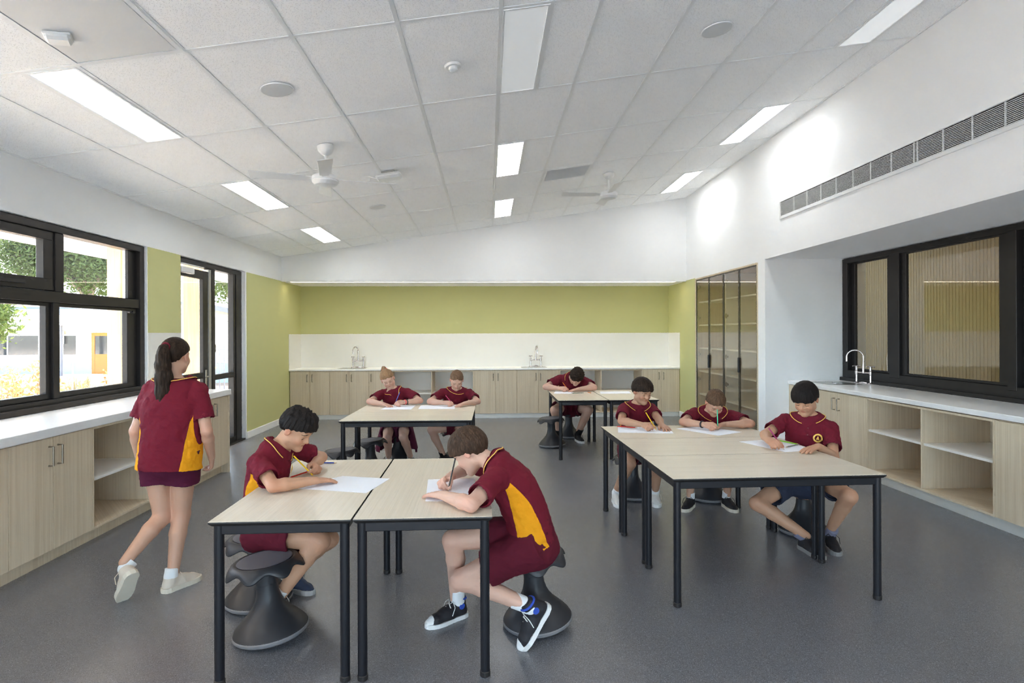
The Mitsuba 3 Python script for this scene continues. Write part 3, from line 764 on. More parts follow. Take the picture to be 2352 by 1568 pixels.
oa, ya = (-1.1932, 2.5458), 0.0141
table(oa, ya, WT, LT, 'm_taby', 'pale table, left one of the front pair, beside the boy with short black hair', 'pair of tables in front')
table(off(oa, ya, 0.6062, 0), ya, WT, LT, 'm_taby', 'pale table, right one of the front pair, under the leaning brown haired boy', 'pair of tables in front')
ob, yb_ = (0.9958, 3.1671), 0.027
nmz = ['pale empty table, nearest of the row of three on the right', 'pale table, middle of the row of three, beside the boy in navy shorts', 'pale table, farthest of the row of three, with two boys behind it']
for k in range(3): table(off(ob, yb_, 0, 0.6062 * k), yb_, LT, WT, 'm_tabx', nmz[k], 'row of three tables on the right')
oc, yc_ = (-1.372, 5.437), -0.012
table(oc, yc_, LT, WT, 'm_tabx', 'pale empty table, the nearer of the back left pair', 'pair of tables at the back left')
table(off(oc, yc_, 0, 0.6062), yc_, LT, WT, 'm_tabx', 'pale table at the back left that the two girls write on', 'pair of tables at the back left')
od, yd_ = (0.815, 6.93), 0.0
table(od, yd_, WT, LT, 'm_taby', 'pale table at the back right that the curly haired boy writes on', 'pair of tables at the back right')
table(off(od, yd_, 0.6062, 0), yd_, WT, LT, 'm_taby', 'pale empty table at the back right, beside the curly haired boy', 'pair of tables at the back right')


# ------------------------------------------------------------------ wobble stools
def seat_mesh(R=0.174, n=7, h0=0.0, seg=96):
    an = np.arange(seg) * 2 * PI / seg
    wv = np.cos(n * an)
    rings = []

    def ring(r, z): rings.append(np.stack([r * np.cos(an), r * np.sin(an), z + 0 * an], 1))
    ring(0.03 + 0 * an, h0 - 0.045); ring(0.060 + 0 * an, h0 - 0.040); ring(0.105 + 0 * an, h0 - 0.030)
    ring(R * 0.90 + 0.006 * wv, h0 - 0.036 - 0.011 * wv)
    ring(R * 1.0 + 0.010 * wv, h0 - 0.044 - 0.015 * wv)
    ring(R * 1.012 + 0.011 * wv, h0 - 0.040 - 0.014 * wv)
    ring(R * 0.99 + 0.007 * wv, h0 - 0.024 - 0.007 * wv)
    ring(R * 0.93 + 0.003 * wv, h0 - 0.010 - 0.003 * wv)
    ring(R * 0.85 + 0 * an, h0 + 0.001); ring(R * 0.80 + 0 * an, h0 + 0.002); ring(R * 0.77 + 0 * an, h0 - 0.003); ring(0.05 + 0 * an, h0 - 0.005)
    V = np.vstack(rings); F = []
    m = len(rings)
    for i in range(m - 1):
        for j in range(seg):
            k = (j + 1) % seg
            F += [(i * seg + j, i * seg + k, (i + 1) * seg + k), (i * seg + j, (i + 1) * seg + k, (i + 1) * seg + j)]
    V = np.vstack([V, [0, 0, h0 - 0.045], [0, 0, h0 - 0.005]])
    for j in range(seg):
        k = (j + 1) % seg
        F += [(len(V) - 2, k, j), (len(V) - 1, (m - 1) * seg + j, (m - 1) * seg + k)]
    return trimesh.Trimesh(V, np.array(F), process=False)


SH = 0.375
_b = [(0.0, 0.002), (0.10, 0.0), (0.150, 0.004), (0.170, 0.012)]
st_ring = mikit.ply(lathe(_b + [(0.178, 0.020), (0.180, 0.030), (0.176, 0.036)], 56), 'm_stoolring', 30)
st_base = mikit.ply(lathe([(0.176, 0.034), (0.171, 0.045), (0.152, 0.068), (0.126, 0.094), (0.100, 0.120), (0.078, 0.148), (0.062, 0.180), (0.053, 0.215), (0.0495, 0.26)], 56), 'm_stool', True)
st_col = mikit.ply(lathe([(0.050, 0.258), (0.0515, 0.26), (0.0505, 0.285), (0.050, 0.32), (0.053, 0.338)], 40), 'm_stool', 30)
st_seat = mikit.ply(seat_mesh(h0=SH), 'm_stool', True)
st_pad = mikit.ply(lathe([(0.128, SH - 0.004), (0.131, SH + 0.001), (0.126, SH + 0.0025), (0.06, SH + 0.0025), (0.0, SH + 0.0025)], 48), 'm_pad', 30)


def stool(x, y, rz, tilt, tdir, label):
    t = thing('stool', label, 'stool', None)
    a = math.radians(tdir)
    lift = 0.176 * math.sin(math.radians(abs(tilt))) * 0.55
    M = TF().translate([x, y, lift]).rotate([-math.sin(a), math.cos(a), 0], tilt).rotate([0, 0, 1], rz)
    for n, p in (('ground_ring', st_ring), ('base', st_base), ('column', st_col), ('seat', st_seat)):
        k = obj(n, p, None, t, to_world=M)
        if n == 'seat': obj('pad', st_pad, None, k, to_world=M)
    return t
# ------------------------------------------------------------------ outside: courtyard, garden, school building, trees

mat('m_concrete', proc(wall_fn((0.76, 0.745, 0.72), 0.15)), 0.9, 0.1)
mat('m_soil', proc(wall_fn((0.20, 0.15, 0.11), 0.8)), 0.95, 0.1)
mat('m_gravel', proc(lambda p, n, uv: mi.Color3f(0.70, 0.66, 0.60) * (0.75 + 0.5 * noise(p.x * 14, p.y * 14, 0))), 0.95, 0.1)
mat('m_post', proc(wood_fn(2, (0.50, 0.34, 0.19), (0.42, 0.27, 0.13), (0.57, 0.42, 0.25), 0.25)), 0.6, 0.3)
mat('m_cream', (0.60, 0.54, 0.43), 0.7, 0.2)
mat('m_teal', (0.30, 0.36, 0.36), 0.7, 0.2)
mat('m_roof', (0.42, 0.42, 0.43), 0.6, 0.3)
mat('m_roofpale', (0.42, 0.42, 0.43), 0.6, 0.3)
mat('m_fascia', (0.20, 0.21, 0.24), 0.6, 0.3)
mat('m_orange', (0.60, 0.17, 0.03), 0.5, 0.3)
mat('m_purple', (0.33, 0.12, 0.42), 0.5, 0.3)
mat('m_white_out', (0.78, 0.77, 0.74), 0.6, 0.3)
mat('m_darkglass', (0.03, 0.035, 0.04), 0.08, 0.6)
mat('m_bark', (0.30, 0.24, 0.19), 0.9, 0.1)


def leafmat(name, c, d=0.35):
    scene[name] = {'type': 'principledthin', 'base_color': {'type': 'rgb', 'value': list(c)}, 'roughness': 0.6, 'diff_trans': d * 2}
    return name


leafmat('m_leaf', (0.085, 0.12, 0.045)); leafmat('m_leaf2', (0.12, 0.17, 0.055)); leafmat('m_leafdry', (0.36, 0.21, 0.09)); leafmat('m_leafpale', (0.50, 0.47, 0.30)); leafmat('m_guard', (0.42, 0.56, 0.51), 0.4)

k = obj('ground', bx(-70, -3.73, -12, 80, -0.5, -0.42), 'm_gravel'); tag(k, 'pale gravel ground of the school yard outside the windows', kind='structure')
k = obj('courtyard_paving', bx(-6.6, -3.722, YR - 0.15, 18, -0.42, -0.03), 'm_concrete'); tag(k, 'pale concrete paving outside the window and glazed door', kind='structure')
k = obj('garden_bed', bx(-19, -7.2, 5.5, 21, -0.42, -0.18), 'm_soil'); tag(k, 'garden bed of bare soil outside the left window', kind='structure')
k = obj('garden_path', bx(-19.5, -6.6, 21.2, 24.0, -0.42, -0.28), 'm_concrete'); tag(k, 'sunlit concrete path beyond the garden bed', kind='structure')
k = obj('rear_paving', bx(-8, 9, -14, YR - 0.16, -0.42, -0.03), 'm_concrete'); tag(k, 'concrete paving behind the camera', kind='structure')
k = obj('rear_verandah', bx(-3.7, 6.5, -6.6, YR - 0.16, 2.80, 2.92), 'm_white_out'); tag(k, 'white lined verandah roof behind the camera', kind='structure')
# verandah: roof, beam, posts
t = thing('verandah_roof', 'white lined verandah roof outside the left window', 'roof')
obj('soffit', bx(-6.1, -3.72, -6, 16.5, 2.80, 2.86), 'm_white_out', t)
obj('beam', bx(-6.05, -5.90, -6, 16.5, 2.70, 2.80, 0.01), 'm_white_out', t)
obj('roof_sheet', bx(-6.4, -3.72, -6, 16.5, 2.87, 2.92), 'm_roof', t)
k = obj('timber_post', bx(-5.42, -5.22, 8.62, 8.82, -0.03, 2.80, 0.008), 'm_post'); tag(k, 'square timber verandah post seen through the right end of the left window', 'post', 'timber posts outside')
k = obj('timber_post', bx(-4.78, -4.53, 9.45, 9.66, -0.03, 2.80, 0.008), 'm_post'); tag(k, 'square timber verandah post seen through the glazed door', 'post', 'timber posts outside')
t = thing('louvre_screen', 'white louvre screen seen through the top of the glazed door', 'screen')
lv = mikit.ply(bx(0, 0.9, -0.02, 0.02, 0, 0.085, 0.004), 'm_white_out')
for i in range(7): obj('louvre', lv, None, t, to_world=TF().translate([-6.35, 11.2, 1.98 + i * 0.135]))
obj('stile', cat_(bx(-6.40, -6.35, 11.17, 11.23, -0.03, 2.9, 0.004), bx(-5.45, -5.40, 11.17, 11.23, -0.03, 2.9, 0.004)), 'm_white_out', t)

# school building across the yard
t = thing('school_building', 'low cream weatherboard school building with grey roof and orange door across the yard', 'building')
by, gz = 30.0, -0.42
bx0, bx1 = -34.0, -14.2
obj('wall', bx(bx0, bx1, by, by + 0.3, gz, 2.2), 'm_cream', t)
obj('base_wall', bx(bx0, bx1, by - 0.03, by, gz, 0.46), 'm_teal', t)
wbd = mikit.ply(bx(0, bx1 - bx0, -0.02, 0.0, 0, 0.15, 0.004), 'm_cream')
for i in range(10): obj('weatherboard', wbd, None, t, to_world=TF().translate([bx0, by, 0.46 + i * 0.155]))
obj('eave', bx(bx0 - 0.5, bx1 + 0.4, by - 1.6, by, 1.98, 2.04), 'm_white_out', t)
obj('gutter', bx(bx0 - 0.5, bx1 + 0.4, by - 1.75, by - 1.6, 1.95, 2.12, 0.02), 'm_white_out', t)
rf = trimesh.Trimesh([[bx0 - .5, by - 1.7, 2.12], [bx1 + .4, by - 1.7, 2.12], [bx1 + .4, by + 5, 3.02], [bx0 - .5, by + 5, 3.02]], [[0, 1, 2], [0, 2, 3]], process=False)
obj('roof', trimesh.Trimesh(np.vstack([rf.vertices, rf.vertices - [0, 0, .05]]), np.vstack([rf.faces, rf.faces[:, ::-1] + 4]), process=False), 'm_roofpale', t)
obj('ridge', bx(bx0 - .5, bx1 + .4, by + 4.9, by + 5.1, 2.98, 3.12), 'm_fascia', t)
for (a, b) in ((-24.6, -22.05), (-21.4, -20.25), (-16.2, -15.4)):
    w_ = obj('window', cat_(bx(a, b, by - 0.06, by - 0.02, 0.47, 0.53), bx(a, b, by - 0.06, by - 0.02, 1.47, 1.53), bx(a, a + 0.06, by - 0.06, by - 0.02, 0.47, 1.53), bx(b - 0.06, b, by - 0.06, by - 0.02, 0.47, 1.53), bx(a * 0.6 + b * 0.4 - 0.03, a * 0.6 + b * 0.4 + 0.03, by - 0.06, by - 0.02, 0.47, 1.53)), 'm_white_out', t)
    obj('pane', bx(a + 0.05, b - 0.05, by - 0.045, by - 0.035, 0.52, 1.48), 'm_darkglass', w_)
d_ = obj('door', cat_(bx(-19.55, -19.40, by - 0.08, by - 0.02, gz, 1.6), bx(-18.65, -18.5, by - 0.08, by - 0.02, gz, 1.6), bx(-19.4, -18.65, by - 0.08, by - 0.02, 1.45, 1.6), bx(-19.4, -18.65, by - 0.07, by - 0.03, gz, 0.55)), 'm_orange', t, label='orange door frame')
obj('pane', bx(-19.4, -18.65, by - 0.05, by - 0.04, 0.55, 1.45), 'm_darkglass', d_)
for x in (-24.9, -20.1, -14.6): obj('post', bx(x, x + 0.14, by - 1.6, by - 1.46, gz, 2.0, 0.01), 'm_fascia', t)
obj('wall_box', bx(-21.3, -20.85, by - 0.25, by - 0.07, 1.06, 1.7, 0.02), 'm_white_out', t, label='white air conditioner box')
# gabled wing
t = thing('gabled_building', 'cream weatherboard building with a dark fascia seen through the sidelight', 'building')
gx0, gx1, gyy = -12.2, -7.5, 22.0
pr = trimesh.creation.extrude_polygon(Polygon([(gx0, gz), (gx1, gz), (gx1, 1.9), (gx0 + 1.1, 2.62), (gx0, 2.62)]), 6.0, engine='earcut')
pr.apply_transform(basis((0, gyy + 6, 0), (1, 0, 0), (0, 0, 1), (0, -1, 0)))
obj('wall', pr, 'm_cream', t)
obj('base_wall', bx(gx0, gx1, gyy - 0.03, gyy, gz, 0.45), 'm_teal', t)
for i in range(14):
    z = 0.46 + i * 0.15
    x1 = gx1 if z < 1.85 else gx0 + 1.1 + (2.62 - z) / 0.72 * 3.6
    obj('weatherboard', bx(gx0, min(gx1, x1), gyy - 0.022, gyy, z, z + 0.146, 0.004), 'm_cream', t)
fa = trimesh.convex.convex_hull(np.array([(gx0 - 0.3, y, z) for y in (gyy - 0.3, gyy + 6) for z in (2.62, 2.80)] + [(gx0 + 1.1, y, z) for y in (gyy - 0.3, gyy + 6) for z in (2.62, 2.80)]))
fb = trimesh.convex.convex_hull(np.array([(gx0 + 1.1, y, z) for y in (gyy - 0.3, gyy + 6) for z in (2.62, 2.80)] + [(gx1 + 0.3, y, z) for y in (gyy - 0.3, gyy + 6) for z in (1.84, 2.02)]))
obj('fascia', cat_(fa, fb), 'm_fascia', t)
obj('downpipe', bx(-10.95, -10.75, gyy - 0.16, gyy - 0.03, gz, 1.62, 0.02), 'm_white_out', t)
# steel fence in front of it
t = thing('steel_fence', 'grey steel picket fence seen through the sidelight', 'fence')
obj('rail', cat_(bx(-8.6, -6.0, 16.98, 17.02, 1.05, 1.09), bx(-8.6, -6.0, 16.98, 17.02, -0.2, -0.16)), 'm_fascia', t)
pk = mikit.ply(bx(-0.012, 0.012, -0.012, 0.012, -0.42, 1.22), 'm_fascia')
for i in range(20): obj('picket', pk, None, t, to_world=TF().translate([-8.5 + i * 0.13, 17.0, 0]))
k = obj('bin', cat_(lathe([(0.0, 0), (0.23, 0), (0.25, 0.05), (0.29, 0.85), (0.30, 0.86), (0.30, 0.9), (0.24, 0.97), (0, 1.0)], 20, (-9.35, 15.6, -0.42)), bx(-9.6, -9.1, 15.58, 15.62, 0.38, 0.42)), 'm_purple', None, 30); tag(k, 'purple bin standing beyond the garden bed', 'bin')


# trees
def blobs(c, r, n, seed, sq=0.75):
    R = np.random.RandomState(seed)
    p = R.normal(size=(n, 3)); p /= np.linalg.norm(p, axis=1, keepdims=True); p *= (R.rand(n, 1) ** 0.45); p[:, 2] *= sq
    return np.array(c) + p * r


def leaves(pts, size, per, spread, seed):
    R = np.random.RandomState(seed); n = len(pts) * per
    c = np.repeat(pts, per, 0) + R.normal(size=(n, 3)) * spread
    a = R.normal(size=(n, 3)); a /= np.linalg.norm(a, axis=1, keepdims=True)
    b = np.cross(a, R.normal(size=(n, 3))); b /= np.linalg.norm(b, axis=1, keepdims=True)
    s = size * (0.6 + 0.8 * R.rand(n, 1))
    V = np.stack([c - a * s, c + b * s * 0.38, c + a * s, c - b * s * 0.38], 1).reshape(-1, 3)
    i = np.arange(n)[:, None] * 4
    return trimesh.Trimesh(V, np.vstack([i + [0, 1, 2], i + [0, 2, 3]]), process=False)


def tree(base, crown, r, leaf, label, seed, n=60, per=90, size=0.16, group='trees beyond the yard'):
    t = thing('tree', label, 'tree', group)
    base, crown = np.array(base, float), np.array(crown, float)
    tr = [tube([base, base * 0.5 + crown * 0.5 + [0.15, 0, 0], crown], [r * 0.09, r * 0.07, r * 0.03], 8)]
    pts = blobs(crown, r, n, seed)
    for q in pts[:10]: tr.append(tube([base * 0.45 + crown * 0.55, (crown + q) / 2, q], [r * 0.04, r * 0.025, r * 0.01], 6))
    obj('trunk', cat_(*tr), 'm_bark', t, True)
    k = obj('foliage', leaves(pts, size, per, r * 0.16, seed + 1), leaf, t); labels.setdefault(k, {})['kind'] = 'stuff'
    return t


tree((-26, 40, -0.4), (-26.6, 40, 7.3), 4.2, 'm_leaf', 'large spreading gum tree behind the school building, in the upper window pane', 11, 150, 330, 0.13)
tree((-36, 40, -0.4), (-36.5, 40, 6.2), 2.6, 'm_leaf2', 'smaller tree left of the large gum tree behind the roof', 13, 60, 160, 0.13)
tree((-15.4, 38, -0.4), (-16.2, 38, 5.3), 2.4, 'm_leaf', 'tree above the gabled building, seen through the sidelight', 17, 60, 120, 0.12)
tree((-11.6, 13.6, -0.4), (-11.8, 13.6, 1.95), 1.0, 'm_leaf2', 'bushy green tree at the left edge of the window in front of the building', 19, 60, 110, 0.07, None)


def shrub(x, y, h, leaf, label, seed, r=0.35, n=26, per=16, stake=True, group=None, size=0.05):
    t = thing('shrub', label, 'plant', group)
    R = np.random.RandomState(seed); z0 = -0.2
    st, tips = [], []
    for i in range(7):
        a = R.rand() * 2 * PI; tip = np.array([x + math.cos(a) * r * R.rand(), y + math.sin(a) * r * R.rand(), z0 + h * (0.6 + 0.4 * R.rand())])
        st.append(tube([(x, y, z0), ((x + tip[0]) / 2 + 0.02, (y + tip[1]) / 2, z0 + h * 0.4), tip], [0.012, 0.008, 0.004], 5))
        for q in np.linspace(0.35, 1.0, 5): tips.append(np.array([x, y, z0]) * (1 - q) + tip * q)
    obj('stem', cat_(*st), 'm_bark', t)
    k = obj('foliage', leaves(np.array(tips), size, per, 0.07, seed), leaf, t); labels.setdefault(k, {})['kind'] = 'stuff'
    return t


def grass(x, y, r, label, seed):
    t = thing('ornamental_grass', label, 'plant')
    R = np.random.RandomState(seed); st = []
    for i in range(120):
        a = R.rand() * 2 * PI; l = r * (0.5 + 0.6 * R.rand()); hh = r * (0.7 + 0.7 * R.rand())
        d = np.array([math.cos(a), math.sin(a), 0])
        st.append(tube([np.array([x, y, -0.2]), np.array([x, y, -0.2]) + d * l * 0.4 + [0, 0, hh], np.array([x, y, -0.2]) + d * l + [0, 0, hh * (0.4 + 0.4 * R.rand())]], [0.010, 0.008, 0.004], 4, False))
    k = obj('blades', cat_(*st), 'm_leafpale', t); labels.setdefault(k, {})['kind'] = 'stuff'


shrub(-6.9, 8.75, 1.1, 'm_leafdry', 'orange leaved shrub at the left edge of the window view', 31, 0.35, per=20, size=0.035)
shrub(-7.9, 10.6, 1.2, 'm_leafdry', 'orange leaved shrub with bare stems before the dark windows of the building', 33, 0.5, per=18)
shrub(-8.3, 11.7, 0.8, 'm_leafdry', 'low orange leaved shrub beside the taller one in the garden bed', 34, 0.6, per=18)
shrub(-8.15, 13.4, 1.35, 'm_leafdry', 'orange leaved sapling in front of the orange door', 35, 0.35, per=18)
shrub(-8.4, 14.2, 0.6, 'm_leafdry', 'low orange leaved shrub left of the sapling by the post', 36, 0.6, per=16)
grass(-8.55, 12.7, 0.62, 'clump of pale arching grass in the garden bed', 40)
shrub(-6.2, 12.9, 1.1, 'm_leafdry', 'orange leaved shrub seen through the glazed door beside the post', 41, 0.3, per=18)
stk = mikit.ply(cyl((0, 0, 0), (0.03, 0.02, 1.25), 0.011, 6), 'm_white_out')
for i, (x, y, w) in enumerate(((-7.2, 8.45, 'at the left edge of the window view'), (-7.1, 10.35, 'before the dark windows'), (-8.0, 13.15, 'beside the clump of pale grass'), (-7.75, 14.15, 'beside the sapling by the post'))):
    k = obj('garden_stake', stk, None, None, to_world=TF().translate([x, y, -0.2]).rotate([0, 0, 1], 50 * i)); tag(k, 'thin pale garden stake ' + w, 'stake', 'garden stakes')
R = np.random.RandomState(3)
gp = trimesh.creation.cone  # tapered three-sided sleeves are built below


def guard(r, h):
    an = np.array([0.3, 2.4, 4.5, 0.3]); V = []
    for z, q in ((0, r * 0.8), (h, r)):
        V += [(q * math.cos(a), q * math.sin(a), z) for a in an[:3]]
    return trimesh.Trimesh(V, [(0, 1, 4), (0, 4, 3), (1, 2, 5), (1, 5, 4), (2, 0, 3), (2, 3, 5)], process=False)


gpl = mikit.ply(guard(0.15, 0.42), 'm_guard')
for x, y, w in ((-7.35, 9.25, 'beside the shrub at the left edge of the window view'), (-7.3, 9.95, 'second from the left edge of the window view'), (-7.45, 11.0, 'left of the window mullion'), (-7.5, 12.1, 'left of the clump of pale grass'), (-7.7, 12.95, 'right of the clump of pale grass'),
                (-7.6, 13.75, 'in front of the sapling by the post'), (-7.8, 14.6, 'rightmost, behind the timber post')):
    k = obj('plant_guard', gpl, None, None, to_world=TF().translate([x, y, -0.2]).rotate([0, 0, 1], float(R.rand() * 120))); tag(k, 'pale green seedling sleeve ' + w, 'plant guard', 'plant guards in the garden bed')
# ------------------------------------------------------------------ people: implicit surfaces meshed on a grid
class Field:
    """Union of primitives with smooth joins; each is evaluated only near its own box."""

    def __init__(s): s.p = []

    def add(s, fn, lo, hi, k=0.01, op='u'):
        s.p.append((fn, np.minimum(lo, hi), np.maximum(lo, hi), k, op)); return s

    def cone(s, a, b, ra, rb, k=0.01, op='u'):
        a, b = np.array(a, float), np.array(b, float); ba = b - a; L = ba @ ba + 1e-12

        def fn(P):
            t = np.clip(((P - a) @ ba) / L, 0, 1)
            return np.linalg.norm(P - a - t[..., None] * ba, axis=-1) - (ra + (rb - ra) * t)
        r = max(ra, rb)
        return s.add(fn, np.minimum(a, b) - r, np.maximum(a, b) + r, k, op)

    def chain(s, pts, rad, k=0.01):
        for i in range(len(pts) - 1): s.cone(pts[i], pts[i + 1], rad[i], rad[i + 1], k)
        return s

    def ell(s, M, c, r, k=0.01, op='u'):
        """Ellipsoid at local c with radii r in the frame M (4x4)."""
        c = (M @ np.append(c, 1.0))[:3]; R = M[:3, :3]; sc = np.linalg.norm(R[:, 0]); r = np.array(r, float) * sc; R = R / sc

        def fn(P):
            q = (P - c) @ R
            k0 = np.linalg.norm(q / r, axis=-1); k1 = np.linalg.norm(q / r ** 2, axis=-1) + 1e-9
            return k0 * (k0 - 1) / k1
        m = r.max()
        return s.add(fn, c - m, c + m, k, op)

    def lc(s, M, a, b, ra, rb, k=0.01, op='u'):
        sc = np.linalg.norm(M[:3, 0])
        return s.cone((M @ np.append(a, 1.0))[:3], (M @ np.append(b, 1.0))[:3], ra * sc, rb * sc, k, op)

    @staticmethod
    def join(D, d, k, op):
        if op == 'u':
            h = np.maximum(k - np.abs(D - d), 0) / k
            return np.minimum(D, d) - h * h * k * 0.25
        if op == 's': return np.maximum(D, -d)
        return np.maximum(D, d)

    def __call__(s, P):
        D = np.full(P.shape[:-1], 1.0)
        for fn, lo, hi, k, op in s.p: D = s.join(D, fn(P), k, op)
        return D

    def mesh(s, h, disp=None):
        lo = np.min([p[1] for p in s.p if p[4] == 'u'], 0) - 4 * h; hi = np.max([p[2] for p in s.p if p[4] == 'u'], 0) + 4 * h
        n = np.ceil((hi - lo) / h).astype(int) + 1
        D = np.full(n, 0.2, np.float32)
        for fn, l, u, k, op in s.p:
            mg = k + 3 * h if op == 'u' else 3 * h
            i0 = np.clip(np.floor((l - mg - lo) / h).astype(int), 0, n - 1); i1 = np.clip(np.ceil((u + mg - lo) / h).astype(int) + 1, 1, n)
            if (i1 <= i0).any(): continue
            g = np.stack(np.meshgrid(*[lo[a] + h * np.arange(i0[a], i1[a]) for a in range(3)], indexing='ij'), -1)
            sl = tuple(slice(i0[a], i1[a]) for a in range(3))
            D[sl] = s.join(D[sl], fn(g), k, op)
        D[0], D[-1], D[:, 0], D[:, -1], D[:, :, 0], D[:, :, -1] = [0.2] * 6
        return surface_nets(D, lo, h)


def surface_nets(D, lo, h):
    S = D < 0
    c = S[:-1, :-1, :-1].astype(np.int8)
    for o in ((1, 0, 0), (0, 1, 0), (0, 0, 1), (1, 1, 0), (1, 0, 1), (0, 1, 1), (1, 1, 1)):
        c = c + S[o[0]:S.shape[0] - 1 + o[0], o[1]:S.shape[1] - 1 + o[1], o[2]:S.shape[2] - 1 + o[2]]
    cells = np.argwhere((c > 0) & (c < 8))
    idx = np.full(c.shape, -1, np.int32); idx[tuple(cells.T)] = np.arange(len(cells))
    acc, cnt = np.zeros((len(cells), 3)), np.zeros(len(cells))
    for a in range(3):
        o1, o2 = [b for b in range(3) if b != a]
        for u in (0, 1):
            for v in (0, 1):
                p0 = cells.copy(); p0[:, o1] += u; p0[:, o2] += v
                p1 = p0.copy(); p1[:, a] += 1
                d0, d1 = D[tuple(p0.T)], D[tuple(p1.T)]
                m = (d0 < 0) != (d1 < 0)
                t = d0[m] / (d0[m] - d1[m])
                q = p0[m].astype(float); q[:, a] += t
                acc[m] += q; cnt[m] += 1
    V = lo + h * acc / cnt[:, None]
    F = []
    for a in range(3):
        o1, o2 = (a + 1) % 3, (a + 2) % 3
        s0 = [slice(None)] * 3; s1 = [slice(None)] * 3
        s0[a], s1[a] = slice(0, -1), slice(1, None)
        A, B = S[tuple(s0)], S[tuple(s1)]
        for flip, m in ((False, A & ~B), (True, ~A & B)):
            e = np.argwhere(m)
            e = e[(e[:, o1] > 0) & (e[:, o2] > 0)]
            q = []
            for (u, v) in ((1, 1), (0, 1), (0, 0), (1, 0)):
                p = e.copy(); p[:, o1] -= u; p[:, o2] -= v
                q.append(idx[tuple(p.T)])
            q = np.stack(q, 1)
            if flip: q = q[:, ::-1]
            F.append(q)
    F = np.vstack(F)
    m = trimesh.Trimesh(V, np.vstack([F[:, [0, 1, 2]], F[:, [0, 2, 3]]]), process=False)
    if m.volume < 0: m.invert()
    return m


def clip(m, phi, pos=True):
    """The part of mesh m where the vertex field phi is positive (or not), cut along phi = 0."""
    if not pos: phi = -phi
    phi = np.where(np.abs(phi) < 1e-7, 1e-7, phi)
    V, F = [m.vertices], []
    f = m.faces; s = phi[f] > 0; n = s.sum(1)
    F.append(f[n == 3]); base = len(m.vertices)
    for want in (1, 2):
        g = f[n == want]; ss = s[n == want]
        if not len(g): continue
        k = np.argmax(ss if want == 1 else ~ss, 1); r = np.arange(len(g))
        a, b, c = g[r, k], g[r, (k + 1) % 3], g[r, (k + 2) % 3]

        def cut(i, j):
            t = phi[i] / (phi[i] - phi[j])
            return m.vertices[i] + t[:, None] * (m.vertices[j] - m.vertices[i])
        V += [cut(a, b), cut(a, c)]
        ab = base + np.arange(len(g)); ac = ab + len(g); base += 2 * len(g)
        if want == 1: F.append(np.stack([a, ab, ac], 1))
        else: F += [np.stack([ab, b, c], 1), np.stack([ab, c, ac], 1)]
    o = trimesh.Trimesh(np.vstack(V), np.vstack(F), process=False)
    o.merge_vertices(digits_vertex=6); o.remove_unreferenced_vertices()
    return o


def wrinkle(m, amp, freq, seed=0, stretch=(1, 1, 1), keep=None):
    n = m.vertex_normals
    if keep is not None: amp = amp * np.clip((np.linalg.norm(m.vertices - keep, axis=1) - 0.07) / 0.06, 0, 1)
    d = meshkit.fbm(m.vertices * np.array(stretch) * freq + seed * 7.3, 3) - 0.5
    d = np.abs(d) * 2 - 0.35
    return trimesh.Trimesh(m.vertices + n * (np.asarray(amp) * d)[:, None], m.faces, process=False)


CLOTH = lambda name, c: mat(name, proc(lambda p, n, uv: mi.Color3f(*c) * (0.93 + 0.14 * noise(p.x * 700, p.y * 700, p.z * 700))), 0.85, 0.12, sheen=0.1)
CLOTH('m_maroon', (0.108, 0.0095, 0.020)); CLOTH('m_gold', (0.72, 0.29, 0.012)); CLOTH('m_shorts', (0.070, 0.008, 0.017)); CLOTH('m_plum', (0.060, 0.009, 0.026)); CLOTH('m_navy', (0.028, 0.034, 0.055))
mat('m_goldtrim', (0.80, 0.50, 0.12), 0.7, 0.2)
mat('m_skin', {'type': 'mesh_attribute', 'name': 'vertex_color'}, 0.48, 0.35)
mat('m_sockw', (0.74, 0.73, 0.71), 0.9, 0.1); mat('m_sockb', (0.012, 0.012, 0.014), 0.9, 0.1); mat('m_sockg', (0.17, 0.17, 0.23), 0.9, 0.1)
mat('m_lace', (0.75, 0.72, 0.68), 0.8, 0.1); mat('m_laceblack', (0.02, 0.02, 0.022), 0.8, 0.1)
mat('m_shoeblack', (0.014, 0.014, 0.017), 0.6, 0.3); mat('m_shoenavy', (0.035, 0.055, 0.105), 0.6, 0.3); mat('m_shoewhite', (0.66, 0.63, 0.58), 0.6, 0.3); mat('m_shoesand', (0.60, 0.51, 0.41), 0.65, 0.3)
mat('m_solewhite', (0.74, 0.72, 0.68), 0.6, 0.3); mat('m_solecream', (0.62, 0.55, 0.44), 0.6, 0.3); mat('m_solegrey', (0.20, 0.19, 0.18), 0.6, 0.3)
mat('m_royal', (0.03, 0.07, 0.36), 0.7, 0.2)
mat('m_lash', (0.018, 0.012, 0.010), 0.7, 0.2)
mat('m_watch', (0.018, 0.018, 0.024), 0.45, 0.4); mat('m_band', (0.75, 0.10, 0.10), 0.5, 0.3)
mat('m_button', (0.10, 0.012, 0.02), 0.4, 0.4)


def hairmat(name, c, hi):
    def fn(p, n, uv):
        t = noise(p.x * 330, p.y * 330, p.z * 40) * 0.6 + noise(p.x * 120, p.y * 120, p.z * 22) * 0.4
        return mix(c, hi, smoothstep(0.3, 0.95, t) * 0.7)
    return mat(name, proc(fn), 0.62, 0.12)


